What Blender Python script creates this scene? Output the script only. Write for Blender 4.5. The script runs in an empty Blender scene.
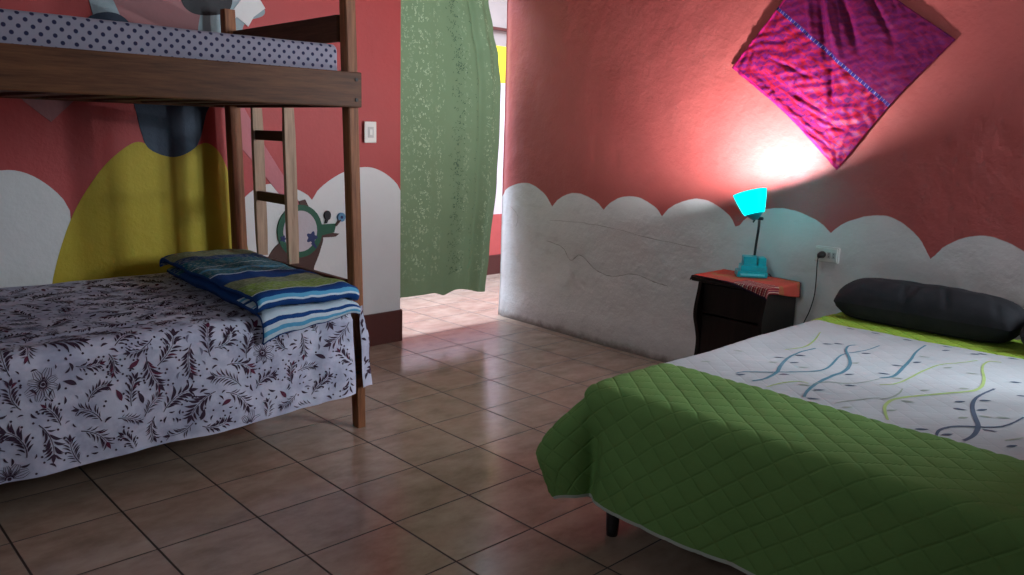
import bpy, bmesh, math, random
from mathutils import Vector, Matrix, noise
random.seed(7)
S = bpy.context.scene
COL = S.collection
PI = math.pi
CAMF = 806.50; CAMC = (-0.81138, -2.42059, 1.30897); CAMR = (0.72777, -0.68524, 0.02822); CAMU = (0.10940, 0.15662, 0.98158); CAMW = (0.67704, 0.71128, -0.18895)

# ------------------------------------------------------------------ view
S.view_settings.view_transform = 'Standard'
S.view_settings.look = 'None'
S.view_settings.gamma = 1.0
S.view_settings.use_curve_mapping = False
S.view_settings.exposure = 0.0

# ------------------------------------------------------------------ node helper
class N:
    def __init__(s, name):
        m = bpy.data.materials.new(name); m.use_nodes = True
        s.m = m; s.t = m.node_tree; s.t.nodes.clear()
        s.out = s.t.nodes.new('ShaderNodeOutputMaterial')
    def n(s, typ, ins=None, **kw):
        nd = s.t.nodes.new('ShaderNode' + typ)
        for k, v in kw.items(): setattr(nd, k, v)
        for k, v in (ins or {}).items():
            sock = nd.inputs[k]
            if isinstance(v, bpy.types.NodeSocket): s.t.links.new(v, sock)
            else: sock.default_value = v
        return nd
    def math(s, op, a, b=0.0, c=None):
        i = {0: a, 1: b}
        if c is not None: i[2] = c
        return s.n('Math', i, operation=op).outputs[0]
    def mix(s, f, a, b, blend='MIX'):
        nd = s.n('Mix', data_type='RGBA', blend_type=blend)
        for k, v in ((0, f), (6, a), (7, b)):
            if isinstance(v, bpy.types.NodeSocket): s.t.links.new(v, nd.inputs[k])
            else: nd.inputs[k].default_value = (*v, 1) if isinstance(v, tuple) and len(v) == 3 else v
        return nd.outputs[2]
    def ramp(s, f, stops, interp='LINEAR'):
        nd = s.n('ValToRGB', {0: f}); cr = nd.color_ramp; cr.interpolation = interp
        while len(cr.elements) < len(stops): cr.elements.new(0.5)
        for e, (p, c) in zip(cr.elements, stops):
            e.position = p
            e.color = (c, c, c, 1) if isinstance(c, (int, float)) else (*c, 1)
        return nd.outputs[0]
    def coord(s, which='Object'): return s.n('TexCoord').outputs[which]
    def map(s, vec, scale=(1, 1, 1), rot=(0, 0, 0), loc=(0, 0, 0)):
        return s.n('Mapping', {'Vector': vec, 'Scale': scale, 'Rotation': rot, 'Location': loc}).outputs[0]
    def noise(s, vec, scale, detail=3, rough=0.5, out='Fac'):
        return s.n('TexNoise', {'Vector': vec, 'Scale': scale, 'Detail': detail, 'Roughness': rough}).outputs[out]
    def xyz(s, vec): return s.n('SeparateXYZ', {0: vec}).outputs
    def bump(s, h, strength=0.3, dist=0.01, nrm=None):
        i = {'Height': h, 'Strength': strength, 'Distance': dist}
        if nrm is not None: i['Normal'] = nrm
        return s.n('Bump', i).outputs[0]
    def pbr(s, color, rough=0.6, normal=None, spec=0.5, metal=0.0, **kw):
        b = s.n('BsdfPrincipled')
        def put(k, v):
            if v is None: return
            if isinstance(v, bpy.types.NodeSocket): s.t.links.new(v, b.inputs[k])
            else: b.inputs[k].default_value = (*v, 1) if isinstance(v, tuple) and len(v) == 3 else v
        put('Base Color', color); put('Roughness', rough); put('Normal', normal)
        put('Specular IOR Level', spec); put('Metallic', metal)
        for k, v in kw.items(): put(k, v)
        return b.outputs[0]
    def done(s, sh):
        s.t.links.new(sh, s.out.inputs[0]); return s.m

def simple(name, col, rough=0.6, metal=0.0, var=0.12, scale=12, bump=0.1, spec=0.5):
    n = N(name); v = n.coord()
    f = n.noise(v, scale, 4)
    c = n.mix(f, tuple(max(0, x * (1 - var)) for x in col), tuple(min(1, x * (1 + var)) for x in col))
    return n.done(n.pbr(c, rough, n.bump(n.noise(v, scale * 6), bump, 0.002), spec, metal))

def wood(name, dark, light, axis=0, rough=0.55):
    n = N(name); v = n.coord()
    sc = [14, 14, 14]; sc[axis] = 1.2
    a = n.noise(n.map(v, tuple(sc)), 3.0, 5, 0.65)
    sc2 = [60, 60, 60]; sc2[axis] = 3
    b = n.noise(n.map(v, tuple(sc2)), 3.0, 3, 0.6)
    f = n.math('ADD', n.math('MULTIPLY', a, 0.7), n.math('MULTIPLY', b, 0.3))
    c = n.ramp(f, [(0.32, dark), (0.68, light)])
    return n.done(n.pbr(c, rough, n.bump(b, 0.25, 0.002), 0.25))

# ------------------------------------------------------------------ palette
RED = (0.44, 0.072, 0.066); WHITE_W = (0.60, 0.60, 0.585)

def paint(name, col, scale=5, var=0.08, rough=0.55, b=0.25):
    n = N(name); v = n.coord()
    f = n.noise(v, scale, 5, 0.6)
    c = n.mix(f, tuple(x * (1 - var) for x in col), tuple(min(1, x * (1 + var)) for x in col))
    h = n.math('ADD', n.noise(v, 9, 5, 0.6), n.math('MULTIPLY', n.noise(v, 70, 3), 0.15))
    return n.done(n.pbr(c, rough, n.bump(h, b, 0.02), 0.35))

def mat_wall_right():
    n = N('plaster_red_over_white_scallops'); v = n.coord(); X, Y, Z = n.xyz(v)
    # scallop border: height as a function of Y
    pts = [(-3.6, .80), (-3.35, .95), (-3.1, .8), (-2.8, .96), (-2.5, .8), (-2.25, .95), (-2.0, .79), (-1.78, .94), (-1.56, .80), (-1.31, .930),
           (-1.11, .796), (-.875, .976), (-.640, .868), (-.365, .968), (-.120, .838), (.125, .976), (.373, .856), (.592, .955), (.819, .852),
           (1.059, .939), (1.284, .831), (1.55, .972), (1.81, .86)]
    fine = []
    for i in range(len(pts) - 1):
        (y0, z0), (y1, z1) = pts[i], pts[i + 1]
        peak_last = z1 > z0
        for k in range(6):
            t = k / 6
            tt = t if peak_last else 1 - t
            s = .45 * math.sqrt(max(0, 1 - (1 - tt) ** 2)) + .55 * math.sin(PI / 2 * tt)
            z = min(z0, z1) + abs(z1 - z0) * s
            fine.append((y0 + (y1 - y0) * t, z))
    fine.append(pts[-1])
    fc = n.n('FloatCurve'); cu = fc.mapping.curves[0]
    span = 5.41
    while len(cu.points) < len(fine): cu.points.new(0.5, 0.5)
    for p, (y, z) in zip(cu.points, fine):
        p.location = ((y + 3.6) / span, z); p.handle_type = 'VECTOR'
    fc.mapping.update()
    yy = n.math('ADD', Y, n.math('MULTIPLY', n.math('SUBTRACT', n.noise(v, 12, 2), 0.5), 0.012))
    n.t.links.new(n.math('DIVIDE', n.math('ADD', yy, 3.6), span), fc.inputs['Value'])
    zz = n.math('ADD', Z, n.math('MULTIPLY', n.math('SUBTRACT', n.noise(v, 15, 2), 0.5), 0.01))
    d = n.math('SUBTRACT', fc.outputs[0], zz)
    white = n.n('MapRange', {0: d, 1: -0.002, 2: 0.002}).outputs[0]
    rf = n.noise(v, 3.2, 6, 0.6)
    red = n.mix(rf, (0.38, 0.055, 0.052), (0.52, 0.105, 0.092))
    spot = n.ramp(n.noise(v, 26, 2), [(0.70, 0.0), (0.76, 1.0)])
    zone = n.ramp(n.noise(v, 2.3, 2), [(0.5, 0.0), (0.62, 1.0)])
    red = n.mix(n.math('MULTIPLY', n.math('MULTIPLY', spot, zone), 0.5), red, (0.25, 0.05, 0.04))
    wf = n.noise(v, 4.5, 6, 0.65)
    wh = n.mix(wf, (0.66, 0.655, 0.65), (0.80, 0.80, 0.79))
    sm = n.ramp(n.noise(n.map(v, (1, 1, 2.6), (0.5, 0, 0)), 5, 5, 0.7), [(0.55, 0.0), (0.72, 1.0)])
    wh = n.mix(n.math('MULTIPLY', sm, 0.22), wh, (0.36, 0.33, 0.31))
    # grime and rubbed-off paint at the foot of the wall
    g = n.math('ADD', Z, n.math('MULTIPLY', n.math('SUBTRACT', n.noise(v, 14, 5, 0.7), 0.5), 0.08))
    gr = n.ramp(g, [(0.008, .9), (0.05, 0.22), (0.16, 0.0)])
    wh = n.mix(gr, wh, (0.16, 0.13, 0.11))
    c = n.mix(white, red, wh)
    h = n.math('ADD', n.noise(v, 7, 6, 0.6), n.math('MULTIPLY', n.noise(v, 60, 3), 0.12))
    return n.done(n.pbr(c, n.math('ADD', 0.38, n.math('MULTIPLY', rf, 0.2)), n.bump(h, 0.35, 0.03), 0.6, 0.0, **{'Sheen Weight': .07, 'Sheen Roughness': .6}))

def mat_floor():
    n = N('ceramic_floor_tiles'); v = n.coord(); X, Y, Z = n.xyz(v); T = 0.33
    def edge(a, w):
        f = n.math('FRACT', n.math('DIVIDE', n.math('ADD', a, 100 * T), T))
        m = n.math('MINIMUM', f, n.math('SUBTRACT', 1.0, f))
        return n.n('MapRange', {0: m, 1: w, 2: w + 0.006, 3: 1.0, 4: 0.0}).outputs[0]
    gx = edge(X, 0.0085); gy = edge(Y, 0.006)
    g = n.math('MAXIMUM', gx, gy)
    cell = n.n('CombineXYZ', {0: n.math('FLOOR', n.math('DIVIDE', n.math('ADD', X, 33.0), T)),
                              1: n.math('FLOOR', n.math('DIVIDE', n.math('ADD', Y, 33.0), T))}).outputs[0]
    wn = n.n('TexWhiteNoise', {'Vector': cell}).outputs[0]
    off = n.n('VectorMath', {0: v, 1: n.n('VectorMath', {0: cell, 1: (3.1, 1.7, 0)}, operation='MULTIPLY').outputs[0]}, operation='ADD').outputs[0]
    f = n.noise(n.map(off, (1, 1.6, 1)), 6, 6, 0.62)
    c = n.ramp(f, [(0.30, (0.27, 0.180, 0.132)), (0.5, (0.37, 0.26, 0.195)), (0.72, (0.46, 0.34, 0.26))])
    c = n.mix(n.math('MULTIPLY', n.ramp(n.noise(off, 3.5, 4), [(0.5, 0.0), (0.7, 1.0)]), 0.4), c, (0.38, 0.23, 0.18))
    c = n.mix(n.math('MULTIPLY', wn, 0.18), c, (0.2, 0.14, 0.11))
    c = n.mix(g, c, (0.045, 0.028, 0.022))
    r = n.math('ADD', n.math('MULTIPLY', f, 0.12), 0.12)
    r = n.math('ADD', r, n.math('MULTIPLY', g, 0.5))
    h = n.math('SUBTRACT', n.math('MULTIPLY', n.noise(off, 9, 4), 0.25), g)
    return n.done(n.pbr(c, r, n.bump(h, 0.35, 0.004), 0.5))

def fabric(name, c1, c2, scale=4, weave=500, rough=0.85, b=0.25, trans=0.0, wr=0.0):
    n = N(name); v = n.coord(); f = n.noise(v, scale, 4, 0.6)
    c = n.mix(n.ramp(f, [(0.35, 0.0), (0.65, 1.0)]), c1, c2)
    h = n.noise(v, weave, 1)
    if wr: h = n.math('ADD', n.math('MULTIPLY', h, 0.1), n.math('MULTIPLY', n.noise(v, 14, 4, 0.6), wr))
    sh = n.pbr(c, rough, n.bump(h, b, 0.004), 0.2)
    if trans:
        tr = n.n('BsdfTranslucent', {'Color': c}).outputs[0]
        sh = n.n('MixShader', {0: trans, 1: sh, 2: tr}).outputs[0]
    return n.done(sh)

M = {}
M['red'] = paint('red_wall_paint', (0.44, 0.060, 0.058), 3)
M['white'] = paint('white_wall_paint', (0.70, 0.70, 0.69), 4)
M['yellow'] = paint('yellow_wall_paint', (0.43, 0.33, 0.020), 7, 0.15, 0.6, 0.35)
M['navy'] = paint('navy_wall_paint', (0.010, 0.026, 0.055), 6)
M['pink'] = paint('pink_wall_paint', (0.52, 0.16, 0.18), 6)
M['mauve'] = paint('mauve_wall_paint', (0.30, 0.12, 0.125), 6)
M['greyblue'] = paint('grey_blue_wall_paint', (0.26, 0.34, 0.37), 6)
M['black_p'] = paint('black_wall_paint', (0.012, 0.012, 0.016), 6)
M['brown_p'] = paint('brown_wall_paint', (0.075, 0.032, 0.025), 8)
M['green_p'] = paint('green_wall_paint', (0.018, 0.10, 0.055), 8)
M['lilac'] = paint('pale_lilac_wall_paint', (0.52, 0.47, 0.50), 8)
M['blue_p'] = paint('blue_wall_paint', (0.02, 0.03, 0.12), 8)
M['skyblue'] = paint('light_blue_wall_paint', (0.10, 0.25, 0.42), 8)
M['wall_right'] = mat_wall_right()
M['skirt'] = simple('dark_red_brown_skirting', (0.085, 0.016, 0.011), 0.5)
M['ceil'] = paint('ceiling_white_paint', (0.48, 0.47, 0.46), 4)
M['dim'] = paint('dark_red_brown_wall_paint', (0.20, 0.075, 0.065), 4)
M['hall_overexposed'] = paint('overexposed_hall_red', (0.82, 0.68, 0.70), 4)  # red hall wall in strong light, its overexposure put into the pale colour
M['hall_red'] = paint('hall_red_paint', (0.55, 0.10, 0.09), 4)
M['hall_yellow'] = paint('hall_yellow_paint', (0.85, 0.62, 0.03), 4)
M['hall_beige'] = paint('hall_beige_paint', (0.33, 0.25, 0.22), 4)
M['floor'] = mat_floor()
M['woodX'] = wood('brown_wood_x', (0.050, 0.018, 0.008), (0.165, 0.066, 0.027), 0)
M['woodY'] = wood('brown_wood_y', (0.040, 0.016, 0.009), (0.115, 0.05, 0.027), 1)
M['woodZ'] = wood('brown_wood_z', (0.11, 0.040, 0.018), (0.35, 0.140, 0.062), 2)
M['ladder'] = wood('pale_ladder_wood', (0.24, 0.15, 0.10), (0.50, 0.34, 0.23), 2)
M['black_wood'] = wood('black_brown_wood', (0.006, 0.0045, 0.004), (0.018, 0.012, 0.010), 2, 0.35)
M['bed_metal'] = simple('black_bed_metal', (0.012, 0.012, 0.013), 0.4)
M['steel'] = simple('bolt_steel', (0.03, 0.028, 0.026), 0.6, 0.3)
M['plastic'] = simple('white_plastic', (0.72, 0.72, 0.68), 0.35, 0, 0.03)
M['plastic_g'] = simple('greyed_plastic', (0.50, 0.50, 0.48), 0.4, 0, 0.03)
M['blackp'] = simple('black_plastic', (0.008, 0.008, 0.008), 0.35)
M['hole'] = simple('socket_hole_black', (0.004, 0.004, 0.004), 0.6)
M['mattress'] = fabric('plain_mattress_cloth', (0.45, 0.42, 0.4), (0.55, 0.52, 0.5))
M['teal'] = simple('turquoise_plastic', (0.005, 0.36, 0.42), 0.3, 0, 0.05)
M['neck'] = simple('dark_flexible_neck', (0.01, 0.03, 0.035), 0.35, 0.3)

# ------------------------------------------------------------------ mesh builder
class MB:
    def __init__(s): s.v = []; s.f = []; s.mi = []; s.uv = []; s.sm = []
    def face(s, idx, mi=0, uv=None, smooth=False):
        s.f.append(tuple(idx)); s.mi.append(mi); s.uv.append(uv); s.sm.append(smooth)
    def box(s, x0, x1, y0, y1, z0, z1, mi=0, bev=0.0):
        if bev <= 0:
            b = len(s.v)
            s.v += [(x, y, z) for x in (x0, x1) for y in (y0, y1) for z in (z0, z1)]
            for q in ((0, 1, 3, 2), (4, 6, 7, 5), (0, 4, 5, 1), (2, 3, 7, 6), (0, 2, 6, 4), (1, 5, 7, 3)):
                s.face([b + i for i in q], mi)
            return s
        bm = bmesh.new(); bmesh.ops.create_cube(bm, size=1)
        for v in bm.verts:
            v.co = Vector(((x0 + x1) / 2 + v.co.x * (x1 - x0), (y0 + y1) / 2 + v.co.y * (y1 - y0), (z0 + z1) / 2 + v.co.z * (z1 - z0)))
        bmesh.ops.bevel(bm, geom=list(bm.edges), offset=bev, segments=2, affect='EDGES', profile=0.6)
        s.add_bm(bm, mi); return s
    def add_bm(s, bm, mi=0, smooth=False):
        bm.verts.index_update(); b = len(s.v)
        s.v += [tuple(v.co) for v in bm.verts]
        for f in bm.faces: s.face([b + v.index for v in f.verts], mi, None, smooth)
        bm.free()
    def grid(s, fn, nu, nv, mi=0, uvfn=None, smooth=True, mifn=None):
        b = len(s.v)
        for i in range(nu + 1):
            for j in range(nv + 1): s.v.append(tuple(fn(i / nu, j / nv)))
        for i in range(nu):
            for j in range(nv):
                q = [(i, j), (i + 1, j), (i + 1, j + 1), (i, j + 1)]
                uv = [uvfn(a / nu, c / nv) for a, c in q] if uvfn else None
                s.face([b + a * (nv + 1) + c for a, c in q], mifn((i + .5) / nu, (j + .5) / nv) if mifn else mi, uv, smooth)
        return s
    def tube(s, pts, rad, seg=10, mi=0, cap=True):
        pts = [Vector(p) for p in pts]; b = len(s.v); up = None
        R = rad if isinstance(rad, (list, tuple)) else [rad] * len(pts)
        for i, p in enumerate(pts):
            t = (pts[min(i + 1, len(pts) - 1)] - pts[max(i - 1, 0)]).normalized()
            if up is None: up = t.orthogonal().normalized()
            up = (up - t * up.dot(t)).normalized(); w = t.cross(up)
            for k in range(seg):
                a = 2 * PI * k / seg
                s.v.append(tuple(p + (up * math.cos(a) + w * math.sin(a)) * R[i]))
        for i in range(len(pts) - 1):
            for k in range(seg):
                s.face([b + i * seg + k, b + i * seg + (k + 1) % seg, b + (i + 1) * seg + (k + 1) % seg, b + (i + 1) * seg + k], mi, None, True)
        if cap:
            s.face([b + k for k in range(seg)][::-1], mi)
            s.face([b + (len(pts) - 1) * seg + k for k in range(seg)], mi)
        return s
    def poly_prism(s, pts, fn, mi=0):
        """pts 2-D outline; fn(p, side) -> 3-D for side 0 / 1"""
        n = len(pts); b = len(s.v)
        s.v += [tuple(fn(p, 0)) for p in pts] + [tuple(fn(p, 1)) for p in pts]
        s.face([b + i for i in range(n)], mi); s.face([b + n + i for i in range(n)][::-1], mi)
        for i in range(n): s.face([b + i, b + n + i, b + n + (i + 1) % n, b + (i + 1) % n], mi)
        return s
    def build(s, name, mats, parent=None, origin=None, recalc=True):
        if not isinstance(mats, (list, tuple)): mats = [mats]
        if parent is not None: o0 = Vector(ROOTS.get(parent, (0, 0, 0)))
        elif origin is not None: o0 = Vector(origin)
        else: o0 = Vector((0, 0, 0))
        me = bpy.data.meshes.new(name)
        me.from_pydata([(a - o0.x, b - o0.y, c - o0.z) for a, b, c in s.v], [], s.f)
        for m in mats: me.materials.append(m)
        me.polygons.foreach_set('material_index', s.mi)
        me.polygons.foreach_set('use_smooth', s.sm)
        if any(u is not None for u in s.uv):
            lay = me.uv_layers.new(name='UVMap'); k = 0
            for f, u in zip(s.f, s.uv):
                for j in range(len(f)):
                    lay.data[k].uv = u[j] if u is not None else (0, 0); k += 1
        if recalc:
            bm = bmesh.new(); bm.from_mesh(me); bmesh.ops.recalc_face_normals(bm, faces=bm.faces); bm.to_mesh(me); bm.free()
        me.update()
        o = bpy.data.objects.new(name, me); COL.objects.link(o)
        if parent is not None: o.parent = parent; ROOTS[o] = tuple(o0)
        else: o.location = o0; ROOTS[o] = tuple(o0)
        return o
ROOTS = {}
def empty(name, loc, label, cat, group=None):
    o = bpy.data.objects.new(name, None); COL.objects.link(o); o.location = loc; ROOTS[o] = tuple(loc)
    o.empty_display_size = 0.05
    o['label'] = label; o['category'] = cat
    if group: o['group'] = group
    return o
def tag(o, label, cat, group=None):
    o['label'] = label; o['category'] = cat
    if group: o['group'] = group
    return o
def struct(mb, name, mats, origin=None, **k):
    o = mb.build(name, mats, None, origin, **k); o['kind'] = 'structure'; return o
def nz(x, y=0, z=0): return noise.noise(Vector((x, y, z)))
def sstep(a, b, x):
    t = max(0, min(1, (x - a) / (b - a))); return t * t * (3 - 2 * t)
def smooth_path(pts, n=8):
    out = []
    for i in range(len(pts) - 1):
        p0, p1, p2, p3 = pts[max(i - 1, 0)], pts[i], pts[i + 1], pts[min(i + 2, len(pts) - 1)]
        for k in range(n):
            t = k / n
            out.append(tuple(0.5 * (2 * b + (c - a) * t + (2 * a - 5 * b + 4 * c - d) * t * t + (3 * b - a - 3 * c + d) * t ** 3) for a, b, c, d in zip(p0, p1, p2, p3)))
    out.append(tuple(pts[-1])); return out

# ------------------------------------------------------------------ room shell
HC = 2.75
def wall_right_x(y, z):
    base = 3.03 + 0.045 * sstep(0.5, 1.8, y)
    base += 0.006 * nz(y * 1.7, z * 1.7, 3) + 0.0022 * nz(y * 7, z * 7, 9) + 0.0010 * nz(y * 22, z * 22, 1)
    # rounded near doorway edge, thickened foot
    base += 0.02 * sstep(1.74, 1.81, y) - 0.012 * sstep(0.25, 0.0, z)
    # flaked patch and hairline crack
    d = math.hypot((y - 1.02) / 0.13, (z - 0.36) / 0.075)
    if d < 1.3:
        base -= 0.016 * (1.3 - d) * nz(y * 30, z * 30, 5)
    return base
CR = smooth_path([(1.32, .60), (1.17, .575), (1.09, .50), (1.00, .545), (.86, .47), (.72, .45), (.55, .49), (.40, .465), (.30, .455)], 6)
m = MB()
ys = 260; zs = 150
def wr(u, v):
    y = -3.6 + u * 5.41; z = v * HC
    x = wall_right_x(y, z)
    dm = min((y - a) ** 2 + (z - b) ** 2 for a, b in CR) if 0.2 < y < 1.4 and 0.4 < z < 0.7 else 1
    if dm < 0.0004: x += 0.004 * (1 - math.sqrt(dm) / 0.02)
    return (x, y, z)
m.grid(wr, ys, zs)
b = len(m.v)
s0 = len(m.v)
# end face at the doorway
for j in range(zs + 1): m.v.append((3.25, 1.81, j / zs * HC))
HY0, HY1, HZ0, HZ1 = -3.40, -2.40, 1.20, 2.3
for j in range(zs):
    m.face([ys * (zs + 1) + j, ys * (zs + 1) + j + 1, s0 + j + 1, s0 + j])
keep = []
for q, mi_, uv_, sm_ in zip(m.f, m.mi, m.uv, m.sm):
    cy = sum(m.v[i][1] for i in q) / len(q); cz = sum(m.v[i][2] for i in q) / len(q)
    if HY0 < cy < HY1 and HZ0 < cz < HZ1 and m.v[q[0]][0] < 3.2: continue
    keep.append((q, mi_, uv_, sm_))
m.f, m.mi, m.uv, m.sm = [list(t) for t in zip(*keep)]
for y0, y1, z0, z1 in ((-3.6, 1.81, 0, HZ0), (-3.6, 1.81, HZ1, HC), (-3.6, HY0, HZ0, HZ1), (HY1, 1.81, HZ0, HZ1)):
    m.box(3.10, 3.25, y0, y1, z0, z1)
def wpt(y, z): return (wall_right_x(y, z) - .0012, y, z)
for path_, w_ in ((CR, .0055), (smooth_path([(1.30, .74), (1.0, .755), (.7, .745), (.45, .72), (.1, .70)], 5), .0035), (smooth_path([(1.70, .80), (1.62, .74), (1.64, .66)], 4), .004)):
    b0 = len(m.v)
    for k, (y, z) in enumerate(path_):
        q, r = path_[max(k - 1, 0)], path_[min(k + 1, len(path_) - 1)]
        dy, dz = r[0] - q[0], r[1] - q[1]; l_ = math.hypot(dy, dz); ww = w_ * (.35 + .65 * abs(nz(k * .7, 3, 1)) * 2)
        y += .004 * nz(k * .9, 1, 1); z += .004 * nz(k * .9, 5, 1)
        m.v.append(wpt(y - dz / l_ * ww / 2, z + dy / l_ * ww / 2)); m.v.append(wpt(y + dz / l_ * ww / 2, z - dy / l_ * ww / 2))
    for k in range(len(path_) - 1): m.face([b0 + 2 * k, b0 + 2 * k + 1, b0 + 2 * k + 3, b0 + 2 * k + 2], 1)
M['crack'] = simple('grey_crack', (0.34, 0.32, 0.30), .9)
struct(m, 'wall_right', [M['wall_right'], M['crack']], recalc=False)
m = MB()
for a, b_, c, d in ((HY0, HY0 + .04, HZ0, HZ1), (HY1 - .04, HY1, HZ0, HZ1), (HY0 + .04, HY1 - .04, HZ0, HZ0 + .04), (HY0 + .04, HY1 - .04, HZ1 - .04, HZ1), ((HY0 + HY1) / 2 - .02, (HY0 + HY1) / 2 + .02, HZ0 + .04, HZ1 - .04)):
    m.box(3.03, 3.12, a, b_, c, d, 0, .004)
struct(m, 'window_1', [M['plastic_g']])

# far wall with the painted mural, layers of paint slightly proud of one another
m = MB()
WY = 1.64; WX1 = 2.09; WX0 = -1.7
m.box(WX0, WX1, WY, WY + 0.16, 0, HC, 0)
LAYER = [0]
def layer(pts, mi):
    LAYER[0] += 1; d = 0.0007 * LAYER[0]
    m.poly_prism(pts, lambda p, s: (p[0], WY - (d if s == 0 else -0.01), p[1]), mi)
def arch_layer(stations, z0, mi, z_end=None):
    top = []
    for i in range(len(stations) - 1):
        (x0, a, _), (x1, c, _) = stations[i], stations[i + 1]
        for k in range(10):
            t = k / 10
            lo, hi = min(a, c), max(a, c)
            tt = t if c > a else 1 - t
            s = .45 * math.sqrt(max(0, 1 - (1 - tt) ** 2)) + .55 * math.sin(PI / 2 * tt)
            top.append((x0 + (x1 - x0) * t, lo + (hi - lo) * s))
    top.append(stations[-1][:2])
    layer([(stations[0][0], z0)] + top + [(stations[-1][0], z0)], mi)
arch_layer([(-1.7, .9, 0), (-1.35, 1.09, 0), (-1.0, .9, 0), (-.62, 1.09, 0), (-.30, .9, 0), (0.02, 1.087, 0), (.252, .90, 0)], .0, 1)
arch_layer([(1.0, .80, 0), (1.04, .86, 0), (1.24, 1.0, 0), (1.487, .905, 0), (1.84, 1.085, 0), (2.0899, .94, 0)], .0, 1)
def sp(pts): return smooth_path(pts, 6)
# a plain yellow mound with a dark blue patch above it
layer([(.05, 0.02)] + sp([(.161, .597), (.199, .723), (.262, .879), (.344, 1.015), (.438, 1.129), (.556, 1.212), (.64, 1.185), (.73, 1.150), (.82, 1.185), (.90, 1.212), (.96, 1.17), (1.0, 1.09)]) + [(1.09, .72), (1.11, .60), (1.10, .02)], 2)
layer(sp([(.50, 1.50), (.556, 1.40), (.585, 1.26), (.62, 1.18), (.73, 1.142), (.83, 1.18), (.87, 1.24), (.905, 1.36), (.95, 1.50), (.50, 1.50)])[:-1], 3)
layer([(.06, 1.46), (.102, 1.382), (.203, 1.296), (.30, 1.391), (.36, 1.46)], 5)
# pink stripe slanting down behind the ladder
layer([(1.02, 1.42), (1.09, 1.42), (1.20, 1.22), (1.33, 1.02), (1.43, .86), (1.36, .83), (1.30, .93), (1.16, 1.10), (1.02, 1.26)], 4)
# soft patches above the upper mattress
layer(sp([(.47, 1.50), (.40, 1.80), (.38, 2.0), (.50, 2.2), (1.05, 2.2), (1.20, 1.95), (1.23, 1.87), (1.13, 1.82), (1.10, 1.74), (1.06, 1.5)]), 6)
layer(sp([(.55, 1.5), (.53, 1.75), (.47, 1.95), (.60, 2.1), (.84, 2.1), (.90, 1.9), (.88, 1.76), (.86, 1.5)]), 5)
layer(sp([(.25, 1.60), (.36, 1.74), (.45, 1.79), (.54, 1.775), (.62, 1.66), (.64, 1.55)]), 3)
layer(sp([(.82, 2.05), (.80, 1.90), (.85, 1.835), (.96, 1.835), (1.05, 1.88), (1.07, 2.05)]), 7)
layer([(1.0, 1.84), (1.06, 1.87), (1.11, 1.93), (1.20, 1.95), (1.235, 1.90), (1.17, 1.85), (1.14, 1.80), (1.08, 1.84), (1.02, 1.79)], 1)
layer(sp([(-.03, 1.66), (-.02, 1.80), (.03, 1.82), (.03, 1.68)]), 3)
# round painted animal with a green-rimmed shell
def disc(cx, cz, rx, rz, a0=0, a1=2 * PI, n=28): return [(cx + rx * math.cos(a0 + (a1 - a0) * k / n), cz + rz * math.sin(a0 + (a1 - a0) * k / n)) for k in range(n)]
layer(sp([(1.21, .60), (1.27, .67), (1.40, .72), (1.54, .70), (1.53, .62), (1.49, .53), (1.46, .47), (1.25, .50), (1.21, .60)])[:-1], 8)
layer([(1.50, .69), (1.63, .69), (1.655, .705), (1.60, .715), (1.50, .73)], 8)
layer([(1.43, .84), (1.40, .90), (1.44, .91), (1.47, .85)], 8)
layer([(1.52, .70), (1.62, .715), (1.635, .765), (1.52, .765)], 9)
layer(disc(1.405, .735, .138, .148), 9)
layer(disc(1.405, .735, .104, .115), 10)
for cx, cz, r in ((1.475, .695, .030), (1.30, .70, .016)): layer([(cx + r * (1 + .25 * math.cos(5 * a)) * math.cos(a), cz + r * (1 + .25 * math.cos(5 * a)) * math.sin(a)) for a in [2 * PI * k / 30 for k in range(30)]], 11)
layer([(1.468, .66), (1.50, .63), (1.505, .64), (1.482, .675)], 11)
layer(disc(1.578, .815, .020, .027), 7); layer([(1.56, .77), (1.572, .77), (1.585, .80), (1.575, .805)], 7)
layer(disc(1.668, .80, .024, .026), 12); layer(disc(1.668, .80, .009, .009), 11); layer([(1.625, .755), (1.633, .75), (1.662, .782), (1.655, .788)], 8)
struct(m, 'wall_far', [M['red'], M['white'], M['yellow'], M['navy'], M['pink'], M['mauve'], M['greyblue'], M['black_p'], M['brown_p'], M['green_p'], M['lilac'], M['blue_p'], M['skyblue']], recalc=True)
m = MB(); m.box(WX0, 1.0, WY - 0.016, WY - 0.011, 0.0, 0.2, 0); m.box(1.0, WX1 + .003, WY - 0.022, WY - 0.011, 0.0, 0.2, 0, 0.003)
m.box(WX1 + .0005, WX1 + .006, WY - .01, WY + .16, 0.0, 0.2)
struct(m, 'baseboard_far', [M['skirt']])
# lintel above the doorway
m = MB(); m.box(WX1, 3.09, WY, WY + 0.16, 2.35, HC); struct(m, 'trim_1', [M['red']])

m = MB()
for a, b_, c, d in ((-3.7, -1.7, 0, HC), (-.7, WY + .16, 0, HC), (-1.7, -.7, 0, 1.45), (-1.7, -.7, 2.25, HC)): m.box(-1.8, -1.7, a, b_, c, d)  # opening made for the added side fill light
struct(m, 'wall_left', [M['dim']])
m = MB()
for a, b_, c, d in ((-1.70, -1.66, 1.45, 2.25), (-.74, -.70, 1.45, 2.25), (-1.66, -.74, 1.45, 1.49), (-1.66, -.74, 2.21, 2.25), (-1.22, -1.18, 1.49, 2.21)): m.box(-1.77, -1.72, a, b_, c, d, 0, .004)
struct(m, 'added_fill_window', [M['woodZ']])  # invented unseen window, added only to let in weak fill light
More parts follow.
